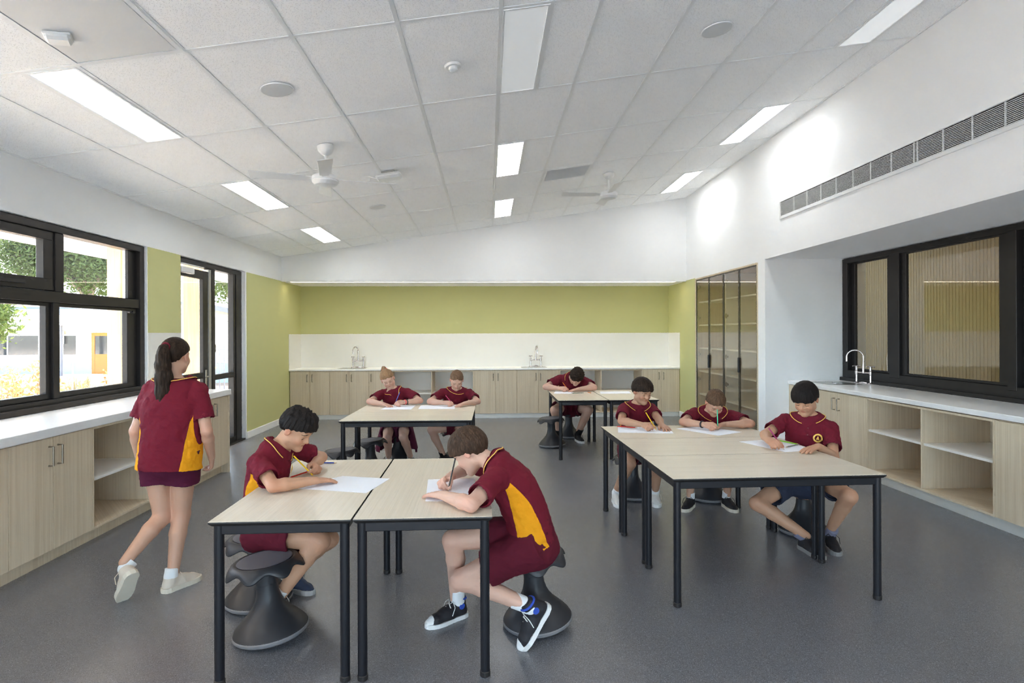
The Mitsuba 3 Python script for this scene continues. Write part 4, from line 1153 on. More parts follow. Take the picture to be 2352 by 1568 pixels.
hairmat('m_hairblack', (0.007, 0.006, 0.006), (0.020, 0.016, 0.015)); hairmat('m_hairbrown', (0.030, 0.018, 0.012), (0.085, 0.052, 0.034)); hairmat('m_hairdark', (0.012, 0.008, 0.006), (0.045, 0.028, 0.018))
hairmat('m_hairmid', (0.062, 0.036, 0.022), (0.15, 0.095, 0.060)); hairmat('m_hairfair', (0.22, 0.125, 0.065), (0.44, 0.28, 0.16)); hairmat('m_hairlight', (0.105, 0.060, 0.036), (0.23, 0.145, 0.09))
SKINS = {'tan': (0.47, 0.255, 0.155), 'fair': (0.58, 0.350, 0.255), 'mid': (0.51, 0.290, 0.195), 'olive': (0.43, 0.240, 0.150)}


def head_matrix(c, fwd, roll, scale):
    f = unit(fwd); r = unit(np.cross(f, [0, 0, 1])); u = np.cross(r, f)
    a = math.radians(roll)
    r, u = math.cos(a) * r + math.sin(a) * u, -math.sin(a) * r + math.cos(a) * u
    return basis(c, r * scale, f * scale, u * scale)


def head_field(F, M):
    F.ell(M, (0, -0.012, 0.030), (0.073, 0.091, 0.084), 0.012)
    F.ell(M, (0, 0.028, -0.028), (0.058, 0.056, 0.074), 0.030)
    for s in (-1, 1):
        F.lc(M, (s * 0.042, 0.005, -0.060), (s * 0.012, 0.064, -0.090), 0.024, 0.017, 0.030)
        F.ell(M, (s * 0.036, 0.056, -0.034), (0.022, 0.022, 0.024), 0.022)
        F.ell(M, (s * 0.030, 0.080, 0.001), (0.017, 0.012, 0.020), 0.008, 's')
        F.ell(M, (s * 0.030, 0.0655, -0.001), (0.0150, 0.0140, 0.0135), 0.006)
    F.lc(M, (-0.032, 0.072, 0.020), (0.032, 0.072, 0.020), 0.012, 0.012, 0.014)
    F.lc(M, (0, 0.080, 0.006), (0, 0.097, -0.026), 0.0075, 0.0105, 0.012)
    for s in (-1, 1): F.ell(M, (s * 0.011, 0.088, -0.030), (0.0085, 0.009, 0.0075), 0.008)
    F.lc(M, (-0.017, 0.0775, -0.0525), (0.017, 0.0775, -0.0525), 0.0065, 0.0065, 0.007)
    F.lc(M, (-0.014, 0.0765, -0.062), (0.014, 0.0765, -0.062), 0.0072, 0.0072, 0.005)
    F.ell(M, (0, 0.072, -0.090), (0.017, 0.015, 0.014), 0.016)
    for s in (-1, 1):
        F.ell(M, (s * 0.077, -0.010, -0.006), (0.0085, 0.0185, 0.031), 0.008)
        F.ell(M, (s * 0.0865, -0.004, -0.003), (0.006, 0.010, 0.019), 0.004, 's')


def local(M, P):
    R = M[:3, :3]; s2 = (R[:, 0] @ R[:, 0])
    return (P - M[:3, 3]) @ R / s2


def hand_field(F, W, fdir, n, right, mode, sc):
    """Palm and five fingers from the wrist W; fdir points to the fingers, n out of the back of the hand. Returns the pinch point."""
    f = unit(fdir); n = unit(n - f * (np.dot(n, f))); s = np.cross(n, f) * (1 if right else -1)     # s points to the thumb
    P = lambda a, b, c: W + (f * a + s * b + n * c) * sc
    for b in (-0.021, -0.007, 0.007, 0.021): F.cone(P(0.012, b * 0.55, 0), P(0.068, b, 0), 0.0135 * sc, 0.0105 * sc, 0.010)
    F.cone(P(0.012, 0.014, -0.004), P(0.05, 0.026, -0.006), 0.013 * sc, 0.012 * sc, 0.010)
    L = [(0.024, 0.026, 0.018, 0.016), (0.008, 0.030, 0.020, 0.017), (-0.009, 0.028, 0.019, 0.016), (-0.024, 0.022, 0.015, 0.014)]
    flex = {'flat': [(6, 10, 8)] * 4, 'rest': [(18, 26, 16), (20, 28, 16), (22, 30, 18), (24, 30, 18)],
            'grip': [(38, 48, 18), (48, 62, 30), (58, 75, 35), (62, 78, 35)], 'relax': [(22, 30, 20), (26, 36, 22), (30, 40, 24), (34, 42, 24)]}[mode]
    spread = {'flat': 9, 'rest': 6, 'grip': 1, 'relax': 2}[mode]
    tips = []
    for i, ((b, l1, l2, l3), fx) in enumerate(zip(L, flex)):
        p = P(0.074 - 0.004 * abs(i - 1), b, 0); a = 0.0; sp = math.radians(spread * (1.2 - i * 0.85))
        pts = [P(0.060, b * 0.95, 0), p]
        for l, d in zip((l1, l2, l3), fx):
            a += math.radians(d)
            dv = math.cos(a) * (f * math.cos(sp) + s * math.sin(sp)) - math.sin(a) * n
            p = p + dv * l * sc; pts.append(p)
        r = (0.0088 if i < 3 else 0.0078) * sc
        F.chain(pts, [r * 1.1, r * 1.05, r * 0.98, r * 0.9, r * 0.78], 0.0035)
        tips.append(pts[-1])
    if mode == 'grip':
        pin = tips[0] + (s * 0.006 - n * 0.002) * sc
        th = [P(0.018, 0.022, -0.008), P(0.048, 0.040, -0.020), pin * 0.45 + P(0.048, 0.040, -0.020) * 0.55 + s * 0.006 * sc, pin - n * 0.004 * sc + s * 0.006 * sc]
    else:
        pin = tips[0]
        th = [P(0.016, 0.024, -0.003), P(0.044, 0.042, -0.009), P(0.068, 0.052, -0.012), P(0.088, 0.054, -0.014)]
    F.chain(th, [0.013 * sc, 0.0105 * sc, 0.0092 * sc, 0.0075 * sc], 0.006)
    return pin


def foot_frame(an, to, pitch_up=None):
    """Shoe frame: origin on the sole under the ankle, x towards the toe, z up out of the shoe."""
    an, to = np.array(an), np.array(to)
    d = to - an
    if an[2] < 0.135:                                     # flat on the floor
        x = unit([d[0], d[1], 0]); z = np.array([0, 0, 1.0]); o = np.array([an[0], an[1], 0.0])
    else:                                                 # heel lifted: the toe stays down
        h = np.linalg.norm(d[:2]); g = math.atan2(an[2] - 0.085, max(h, 0.06))
        g = min(g, 0.95); x0 = unit([d[0], d[1], 0]); x = x0 * math.cos(g) - np.array([0, 0, math.sin(g)]); z = x0 * math.sin(g) + np.array([0, 0, math.cos(g)])
        o = an - z * 0.085
        low = (o + x * 0.15)[2]
        o = o - np.array([0, 0, low - 0.012])
    return basis(o, x, np.cross(z, x), z)


def shoe(parent, M, style, sc=1.0):
    """Trainer or canvas boot in the frame M: upper, sole, laces."""
    S = M.copy(); S[:3, :3] *= sc
    up_m, sole_m, lace_m = {'canvas': ('m_shoeblack', 'm_solewhite', 'm_lace'), 'navy': ('m_shoenavy', 'm_solewhite', 'm_lace'), 'black': ('m_shoeblack', 'm_solecream', 'm_laceblack'), 'blackgrey': ('m_shoeblack', 'm_solegrey', 'm_laceblack'),
                            'white': ('m_shoewhite', 'm_solewhite', 'm_lace'), 'sand': ('m_shoesand', 'm_solecream', 'm_shoesand'), 'blackwhite': ('m_shoeblack', 'm_solewhite', 'm_laceblack')}[style]
    hi = style == 'canvas'
    F = Field()
    F.lc(S, (-0.030, 0, 0.030), (0.055, 0, 0.030), 0.031, 0.034, 0.012)
    F.lc(S, (0.050, 0, 0.026), (0.118, 0.002, 0.020), 0.036, 0.034, 0.02)
    F.lc(S, (0.118, 0.002, 0.020), (0.148, 0.0, 0.016), 0.033, 0.024, 0.012)
    F.lc(S, (-0.020, 0, 0.045), (-0.014, 0, 0.098 if hi else 0.072), 0.034, 0.036, 0.015)
    F.lc(S, (0.0, 0, 0.060), (0.075, 0, 0.040), 0.030, 0.026, 0.02)
    bz = (S @ [0, 0, 0.010, 1])[:3]; zz = unit(S[:3, 2])
    allp = np.array([(S @ [x, 0, z, 1])[:3] for x in (-0.08, 0.2) for z in (-0.04, 0.15)]); lo, hi_ = allp.min(0) - 0.06, allp.max(0) + 0.06
    F.add(lambda P: (bz - P) @ zz, lo, hi_, 0.01, 'i')
    tz = (S @ [0, 0, 0.122 if hi else 0.090, 1])[:3]; tn = unit(S[:3, 2] - 0.25 * S[:3, 0])
    F.add(lambda P: (P - tz) @ tn, lo, hi_, 0.01, 'i')
    k = obj('shoe', F.mesh(0.004), up_m, parent, True)
    th = 0.020 if hi else 0.026
    out = []
    for (x, w) in ((-0.060, 0.012), (-0.052, 0.026), (-0.03, 0.034), (0.01, 0.033), (0.05, 0.036), (0.09, 0.041), (0.12, 0.040), (0.145, 0.033), (0.165, 0.020), (0.172, 0.008)): out.append((x, w))
    pg = Polygon([(x, w) for x, w in out] + [(x, -w) for x, w in out[::-1]]).buffer(0.004)
    m = trimesh.creation.extrude_polygon(pg, th, engine='earcut'); m.apply_transform(S)
    obj('sole', m, sole_m, k, 30)
    ls = []
    for i in range(4):
        x = 0.038 + 0.018 * i; z = 0.074 - 0.0125 * i + (0.008 if hi else 0)
        ls.append(tube([(S @ [x, -0.024, z - 0.012, 1])[:3], (S @ [x + 0.004, 0, z + 0.004, 1])[:3], (S @ [x + 0.008, 0.024, z - 0.012, 1])[:3]], 0.0028 * sc, 6))
    for sg in (-1, 1):
        ls.append(tube([(S @ [0.038, 0.0, 0.078, 1])[:3], (S @ [0.030, sg * 0.02, 0.096, 1])[:3], (S @ [0.034, sg * 0.045, 0.075, 1])[:3], (S @ [0.05, sg * 0.046, 0.04, 1])[:3]], 0.0022 * sc, 6))
    obj('laces', cat_(*ls), lace_m, k, True)
    if hi:
        m = lathe([(0.0, -0.004), (0.030, -0.003), (0.031, 0.004), (0.020, 0.012), (0, 0.014)], 24)
        F2 = Field(); F2.lc(S, (0.135, 0, 0.020), (0.154, 0, 0.016), 0.031, 0.024, 0.01); F2.add(lambda P: (bz - P) @ zz, lo, hi_, 0.01, 'i')
        obj('toe_cap', F2.mesh(0.004), 'm_solewhite', k, True)
        pts = [(S @ [-0.016 + 0.036 * math.cos(a), 0.036 * math.sin(a), 0.104 + 0.010 * math.cos(a), 1])[:3] for a in np.linspace(0, 2 * PI, 24)]
        obj('collar', tube(pts, 0.006, 8, False), 'm_royal', k, True)
        for sg in (-1, 1):
            ring = lathe([(0.0, -0.02), (0.0155, -0.02), (0.0155, 0.0), (0.0145, 0.0012), (0.0, 0.0012)], 24)
            ring.apply_transform(S @ basis((-0.014, sg * 0.0355, 0.066), (1, 0, 0), (0, 0, -sg * 1.0), (0, sg * 1.0, 0)))
            kk = obj('ankle_patch', ring, 'm_royal', k, 30)
        labels[kk] = {'label': 'blue round ankle patch'}
    return k


def person(label, J, face, roll, skin, hair, shirt_panels=True, shorts='m_shorts', shoe_style='black', sock='m_sockw', sock_len=0.30, handL='flat', handR='grip', nL=None, nR=None, sc=1.0, hs=0.93, bulk=1.0,
           hairstyle='short', h=0.0045, badge=True, hem=-0.04, sleeve=0.70, crest_big=True, lean_back=0.02, brow='m_lash', baggy=0.0, fdL=None, fdR=None, hairline=None, short_len=0.60):
    t = thing('person', label, 'person', None)
    J = {k: np.array(v, float) for k, v in J.items()}
    Mh = head_matrix(J['head'], face, roll, hs)
    pel, neck = J['pel'], J['neck']
    up = unit(neck - pel); H = np.linalg.norm(neck - pel)
    rh = unit((J['hiR'] - J['hiL'])); rs = unit(J['shR'] - J['shL'])
    ru = lambda tt: None
    r0 = unit(rh + rs); r0 = unit(r0 - up * (r0 @ up)); fw = np.cross(up, r0)

    def torso(infl, wd, dp, t0=-0.18, t1=1.0, k=0.03):
        tt = np.array([-0.25, 0.0, 0.35, 0.75, 0.95, 1.1])
        wv, dv = np.array(wd) * sc, np.array(dp) * sc
        rh_, rs_ = unit(rh - up * (rh @ up)), unit(rs - up * (rs @ up))

        def fn(P):
            q = P - pel; a = (q @ up) / H; ac = np.clip(a, t0, t1)
            ww, dd = np.interp(ac, tt, wv) + infl, np.interp(ac, tt, dv) + infl
            w_ = np.clip(ac, 0, 1)[..., None]; rr = rh_ * (1 - w_) + rs_ * w_; rr = rr / np.linalg.norm(rr, axis=-1, keepdims=True)
            ff = np.cross(up, rr)
            b = lean_back * 4 * np.clip(ac, 0, 1) * (1 - np.clip(ac, 0, 1))
            x = np.sum(q * rr, -1); y = np.sum(q * ff, -1) + b; z = (a - ac) * H
            m_ = np.minimum(ww, dd)
            return (np.sqrt((x / ww) ** 2 + (y / dd) ** 2 + (z / (dd * 0.8)) ** 2) - 1) * m_
        c0, c1 = pel + up * H * t0, pel + up * H * t1
        m = max(wv.max(), dv.max()) + infl + 0.03
        return fn, np.minimum(c0, c1) - m, np.maximum(c0, c1) + m, k

    B = Field()
    B.add(*torso(0.0, [.115, .122, .105, .125, .095, .06], [.085, .092, .08, .088, .065, .05], k=0.02))
    B.cone(J['shL'] * 0.92 + neck * 0.08, J['shR'] * 0.92 + neck * 0.08, 0.040 * sc, 0.040 * sc, 0.04)
    skull_base = (Mh @ [0, -0.028, -0.035, 1])[:3]
    B.cone(neck - up * 0.03, skull_base, 0.046 * sc, 0.040 * sc, 0.02)
    head_field(B, Mh)
    pins = {}
    for s_, rgt in (('L', False), ('R', True)):
        sh, el, wr, ha = J['sh' + s_], J['el' + s_], J['wr' + s_], J['ha' + s_]
        B.cone(sh, el, 0.040 * sc * bulk, 0.031 * sc * bulk, 0.02)
        md = el * 0.72 + wr * 0.28
        B.cone(el, md, 0.031 * sc * bulk, 0.033 * sc * bulk, 0.012); B.cone(md, wr, 0.033 * sc * bulk, 0.0205 * sc, 0.010)
        mode = handR if rgt else handL
        nn = nR if rgt else nL
        fd = (fdR if rgt else fdL)
        fd = ha - wr if fd is None else np.array(fd, float)
        if nn is None: nn = (0, 0, 1)
        pins[s_] = hand_field(B, wr, fd, np.array(nn, float), rgt, mode, sc * 0.98)
    for s_ in 'LR':
        hi, kn, an = J['hi' + s_], J['kn' + s_], J['an' + s_]
        B.cone(hi, kn, 0.073 * sc * bulk, 0.047 * sc * bulk, 0.02)
        d = unit(an - kn); bk = -fw + d * (fw @ d)
        cf = kn + (an - kn) * 0.32 + (unit(bk) * 0.008 if np.linalg.norm(bk) > 0.1 else 0)
        B.cone(kn, cf, 0.0455 * sc * bulk, 0.046 * sc * bulk, 0.015); B.cone(cf, an, 0.046 * sc * bulk, 0.029 * sc * bulk, 0.012)
        kc = kn + unit(kn - hi) * 0.006
        B.cone(kc, kc + d * 0.03, 0.043 * sc * bulk, 0.040 * sc * bulk, 0.02)
    bm = B.mesh(h)
    # skin colour with flushed cheeks, ears, lips, elbows and knuckles
    base = np.array(SKINS[skin]); L = local(Mh, bm.vertices); V = bm.vertices
    col = np.tile(base, (len(V), 1))
    g = lambda c, r: np.exp(-np.sum(((L - np.array(c)) / np.array(r)) ** 2, 1))
    red = 0.5 * (g((0.045, 0.06, -0.035), (.022, .03, .02)) + g((-0.045, 0.06, -0.035), (.022, .03, .02))) + 0.7 * (g((0.082, -0.008, -0.006), (.02, .03, .035)) + g((-0.082, -0.008, -0.006), (.02, .03, .035))) + 0.35 * g((0, 0.10, -0.028), (.014, .015, .012))
    for j in ('elL', 'elR', 'knL', 'knR'): red += 0.45 * np.exp(-np.sum(((V - J[j]) / 0.05) ** 2, 1))
    for j in ('haL', 'haR'): red += 0.30 * np.exp(-np.sum(((V - J[j]) / 0.06) ** 2, 1))
    red = np.clip(red, 0, 0.8)[:, None]
    col = col * (1 - red) + col * np.array([1.08, 0.74, 0.72]) * red
    lip = (np.abs(L[:, 2] + 0.0573) < 0.0080 * np.sqrt(np.maximum(1 - (L[:, 0] / 0.0185) ** 2, 0))) & (L[:, 1] > 0.068)
    col[lip] = col[lip] * np.array([0.95, 0.72, 0.71])
    obj_key = numbered(t + '__body'); scene[obj_key] = mikit.ply(bm, 'm_skin', True, color=np.clip(col, 0, 1))
    # eyes: lashes of lowered lids, brows
    on = lambda x, z, off_=0.0: project_front(B, Mh, x, z, off_)
    for sg in (-1, 1):
        lash = [on(sg * (0.018 + 0.026 * q), -0.0060 - 0.0035 * math.sin(PI * q) - 0.003 * q, 0.0) for q in np.linspace(0, 1, 7)]
        obj('eyelash', tube(lash, [0.0008, 0.0015, 0.0019, 0.002, 0.0019, 0.0016, 0.0008], 6), 'm_lash', t, True)
        br = [on(sg * (0.014 + 0.036 * q), 0.0225 + 0.002 * math.sin(PI * q) - 0.009 * q * q, -0.0005) for q in np.linspace(0, 1, 7)]
        obj('eyebrow', tube(br, [0.0012, 0.0020, 0.0023, 0.0022, 0.0019, 0.0015, 0.0007], 6), brow, t, True)
    mo = [on(0.0165 * q, -0.0573 - 0.0012 * (1 - q * q), 0.0) for q in np.linspace(-1, 1, 7)]
    obj('mouth_line', tube(mo, [0.0003, 0.0007, 0.0009, 0.0009, 0.0009, 0.0007, 0.0003], 6), 'm_lipline', t, True)
    hk_ = hair_mesh(t, Mh, hair, hairstyle, h, hairline)
    # shirt
    Sf = Field()
    wid = np.array([.150, .147, .138, .146, .108, .070]) + baggy; dpt = np.array([.112, .112, .106, .104, .078, .055]) + baggy * 0.8
    Sf.add(*torso(0.004, wid, dpt, t0=hem, t1=1.0, k=0.02))
    Sf.cone(J['shL'] * 0.95 + neck * 0.05, J['shR'] * 0.95 + neck * 0.05, 0.050 * sc * bulk, 0.050 * sc * bulk, 0.04)
    cl, ch_ = pel + up * H * hem, neck + up * 0.012
    big = np.array([0.45] * 3)
    for s_ in 'LR':
        sh, el = J['sh' + s_], J['el' + s_]
        d = unit(el - sh); le = np.linalg.norm(el - sh); cu = sh + d * le * sleeve
        A = Field(); A.cone(sh, cu + d * 0.03, 0.054 * sc * bulk, 0.060 * sc * bulk, 0.01)

        def sl(P, A=A, cu=cu, d=d, sh=sh):
            q = np.maximum(A(P), (P - cu) @ d)
            t_ = np.maximum(np.linalg.norm(P - cu - ((P - cu) @ d)[..., None] * d, axis=-1) - 0.047 * sc * bulk, (cu - d * 0.03 - P) @ d)
            return np.maximum(q, -t_)
        Sf.add(sl, np.minimum(sh, cu) - 0.09, np.maximum(sh, cu) + 0.09, 0.015)
    nk = neck + up * 0.005
    na = unit((Mh @ [0, -0.028, -0.035, 1])[:3] - neck)
    Sf.add(lambda P: np.maximum(np.linalg.norm(P - nk - ((P - nk) @ na)[..., None] * na, axis=-1) - 0.060 * sc, (nk - P) @ na), nk - 0.14, nk + 0.14, 0.01, 's')
    Sf.add(lambda P: (P - nk - na * 0.03) @ na, nk - 0.07, nk + 0.07, 0.01, 'i')
    Sf.add(lambda P: (cl - P) @ up, pel - 0.3, pel + 0.3, 0.01, 'i')
    sm = Sf.mesh(h)
    sm = wrinkle(sm, 0.016, 11.0, len(_used) % 17, (1.2, 1.2, 0.7), neck); sm = wrinkle(sm, 0.006, 30.0, 3, (1, 1, 1), neck)
    q = sm.vertices - pel; ax = q @ up / H; xr, yf = q @ r0, q @ fw + lean_back * 4 * np.clip(ax, 0, 1) * (1 - np.clip(ax, 0, 1))
    ang = np.arctan2(yf, np.abs(xr))
    wdt = np.interp(ax, [hem, 0.1, 0.5, 0.80, 0.86], [0.62, 0.52, 0.34, 0.10, -0.2])
    phi = (wdt - np.abs(ang + 0.12))
    inner = np.full(len(q), 1.0); dT = torso(0.004, wid, dpt, t0=hem, t1=1.0)[0](sm.vertices)
    for s_ in 'LR':
        sh, el = J['sh' + s_], J['el' + s_]; d = unit(el - sh)
        rel = sm.vertices - sh; a = rel @ d; ds = np.linalg.norm(rel - np.clip(a, 0, 1)[:, None] * d, axis=1)
        inner = np.minimum(inner, np.where(a > -0.02, ds - 0.064 * sc * bulk - dT, 1.0))
    phi = np.minimum(phi, inner * 6)
    if shirt_panels:
        sk = obj('shirt', clip(sm, phi, False), 'm_maroon', t, True, label='maroon polo shirt with gold side panels')
        pn = clip(sm, phi, True)
        for sg in (1, -1):
            one = clip(pn, (pn.vertices - pel) @ r0 * sg + 1e-5, True)
            if len(one.faces) > 20: obj('side_panel', one, 'm_gold', sk, True, label='gold side panel')
    else:
        sk = obj('shirt', sm, 'm_maroon', t, True, label='maroon polo shirt')
    # collar with gold piping
    nu = unit(skull_base - neck + 0.0001); cpts_in, cpts_out, rows = [], [], []
    ths = np.linspace(-PI * 0.90, PI * 0.90, 41)
    fwn = unit(fw - nu * (fw @ nu)); rgn = np.cross(fwn, nu)
    for th in ths:
        dv = -math.cos(th) * fwn + math.sin(th) * rgn
        fr_ = (1 - math.cos(th)) / 2                          # 0 back, 1 front
        c0 = neck + nu * (0.040 - 0.030 * fr_) * sc
        top = c0 + dv * (0.054 + 0.010 * fr_) * sc
        low = neck + nu * (0.005 - 0.022 * fr_) * sc - up * 0.004 + dv * (0.080 + 0.018 * fr_ * fr_) * sc
        for _ in range(6):
            dd = Sf(low[None])[0]
            if dd < 0.005: low = low + (nu * 0.5 + dv * 0.5) * (0.0055 - dd)
            elif dd > 0.012: low = low - nu * (dd - 0.010) * 0.7
        mid = (top + low) / 2 + (nu * 0.45 + dv) * 0.006
        inn = neck + nu * (0.002 - 0.012 * fr_) + dv * 0.056 * sc
        rows.append([inn, top, mid, low])
    rows = np.array(rows); n_, m_ = rows.shape[:2]
    Fc = []
    for i in range(n_ - 1):
        for j in range(m_ - 1): Fc += [(i * m_ + j, i * m_ + j + 1, (i + 1) * m_ + j + 1), (i * m_ + j, (i + 1) * m_ + j + 1, (i + 1) * m_ + j)]
    ck = obj('collar', trimesh.Trimesh(rows.reshape(-1, 3), np.array(Fc), process=False), 'm_maroon', sk, True)
    labels[ck] = {'label': 'folded maroon collar with gold piping'}
    pip = rows[:, 2] * 0.22 + rows[:, 3] * 0.78 + up * 0.0035
    pk_ = obj('collar_piping', tube(pip[1:-1], 0.0027, 6), 'm_goldtrim', sk, True, label='gold collar piping')
    # buttons placket and crest on the wearer's left breast
    chest = lambda xx, aa, off_: project_to(Sf, pel + up * H * aa + r0 * xx * sc + fw * 0.25, -fw, off_)
    for aa in (0.86, 0.76, 0.66):
        p = chest(0.0, aa, 0.0)
        if p is not None:
            m = lathe([(0, 0), (0.0055, 0), (0.0055, 0.002), (0, 0.0025)], 12); m.apply_transform(basis(p, r0, np.cross(fw, r0), fw)); obj('button', m, 'm_button', sk, 30)
    if badge:
        R0 = 0.030 * sc
        gr = []
        for rr, z in ((0, 0.002), (R0 * 0.45, 0.002), (R0 * 0.62, 0.002), (R0 * 0.64, 0.0022), (R0 * 0.94, 0.0022), (R0, 0.0015)):
            gr.append([chest(-0.064 + rr / sc * math.cos(a), 0.725 + rr * math.sin(a) / H, z) for a in np.arange(28) * 2 * PI / 28])
        if all(p is not None for row in gr for p in row):
            G = np.array(gr).reshape(-1, 3)

            def strip(i0, i1, lift):
                f_ = []
                for i in range(i0, i1):
                    for j in range(28):
                        k2 = (j + 1) % 28; f_ += [(i * 28 + j, (i + 1) * 28 + k2, i * 28 + k2), (i * 28 + j, (i + 1) * 28 + j, (i + 1) * 28 + k2)]
                return trimesh.Trimesh(G + fw * lift, np.array(f_), process=False)
            cr = obj('crest', strip(3, 5, 0.0), 'm_goldtrim', sk, True, label='round gold school crest')
            # emblem: a small seated figure on a bar, in gold on maroon
            em = []
            for (x, y, r_) in ((0.0, 0.30, 0.14), (0.0, 0.02, 0.20), (0.22, -0.20, 0.13), (-0.20, -0.22, 0.13)):
                p = chest(-0.064 + x * R0 * 0.9 / sc, 0.725 + y * R0 * 0.9 / H, 0.002)
                if p is None: continue
                m = lathe([(0, 0), (r_ * R0, 0), (r_ * R0, 0.0015), (0, 0.002)], 14); m.apply_transform(basis(p, r0, np.cross(fw, r0), fw)); em.append(m)
            pts = [chest(-0.064 + x * R0 / sc, 0.725 + (-0.42 + 0.08 * math.cos(x * 6)) * R0 / H, 0.002) for x in np.linspace(-0.42, 0.42, 7)]
            em.append(tube(pts, 0.0016, 6))
            obj('emblem', cat_(*em), 'm_goldtrim', sk, True)
    # shorts
    P_ = Field()
    P_.add(*torso(0.006, [.140, .142, .120, .125, .1, .08], [.112, .112, .095, .09, .07, .05], t0=-0.12, t1=0.28, k=0.02))
    for s_ in 'LR':
        hi, kn = J['hi' + s_], J['kn' + s_]; d = unit(kn - hi); le = np.linalg.norm(kn - hi); cu = hi + d * le * short_len

        def leg(P, hi=hi, cu=cu, d=d):
            t_ = np.clip(((P - hi) @ d) / np.linalg.norm(cu - hi), 0, 1.2)
            rad = np.linalg.norm(P - hi - ((P - hi) @ d)[..., None] * d, axis=-1)
            o = np.maximum(np.maximum(rad - (0.088 + 0.004 * t_) * sc * bulk, (P - cu) @ d), (hi - d * 0.06 - P) @ d)
            i = np.maximum(rad - 0.075 * sc * bulk, (cu - d * 0.04 - P) @ d)
            return np.maximum(o, -i)
        P_.add(leg, np.minimum(hi, cu) - 0.11, np.maximum(hi, cu) + 0.11, 0.03)
    pm = wrinkle(P_.mesh(max(h, 0.005)), 0.008, 16.0, 5); pm = wrinkle(pm, 0.004, 40, 2)
    obj('shorts', pm, shorts, t, True)
    # socks and shoes
    for s_ in 'LR':
        kn, an = J['kn' + s_], J['an' + s_]; d = unit(an - kn)
        Mf = foot_frame(an, J['to' + s_]); ank = (Mf @ [-0.012, 0, 0.085, 1])[:3]
        top = ank - d * sock_len * 0.28
        K = Field(); K.cone(top, ank, 0.037 * sc * bulk, 0.034 * sc * bulk, 0.01); K.cone(ank, (Mf @ [0.0, 0, 0.05, 1])[:3], 0.034 * sc, 0.033 * sc, 0.012)
        K.add(lambda P, top=top, d=d: (top + d * 0.012 - P) @ d, top - 0.06, top + 0.06, 0.01, 'i')
        obj('sock', K.mesh(0.0045), sock, t, True)
        shoe(t, Mf, shoe_style, sc * 1.0)
    return t, pins, Mh, B


def project_to(F, p, d, off_):
    """March from p along d to the surface of the field F, then back off."""
    p = np.array(p, float)
    for _ in range(160):
        v = F(p[None])[0]
        if v < 0.0006: return p - d * (0.0 + off_)
        p = p + d * max(v * 0.7, 0.0006)
    return None


def project_front(F, M, x, z, off_):
    d = -unit(M[:3, 1]); p = (M @ [x, 0.125, z, 1])[:3]
    for _ in range(60):
        v = F(p[None])[0]
        if v < 0.0004: break
        p = p + d * max(v * 0.7, 0.0004)
    return p - d * off_


mat('m_lipline', (0.16, 0.05, 0.045), 0.6, 0.2)


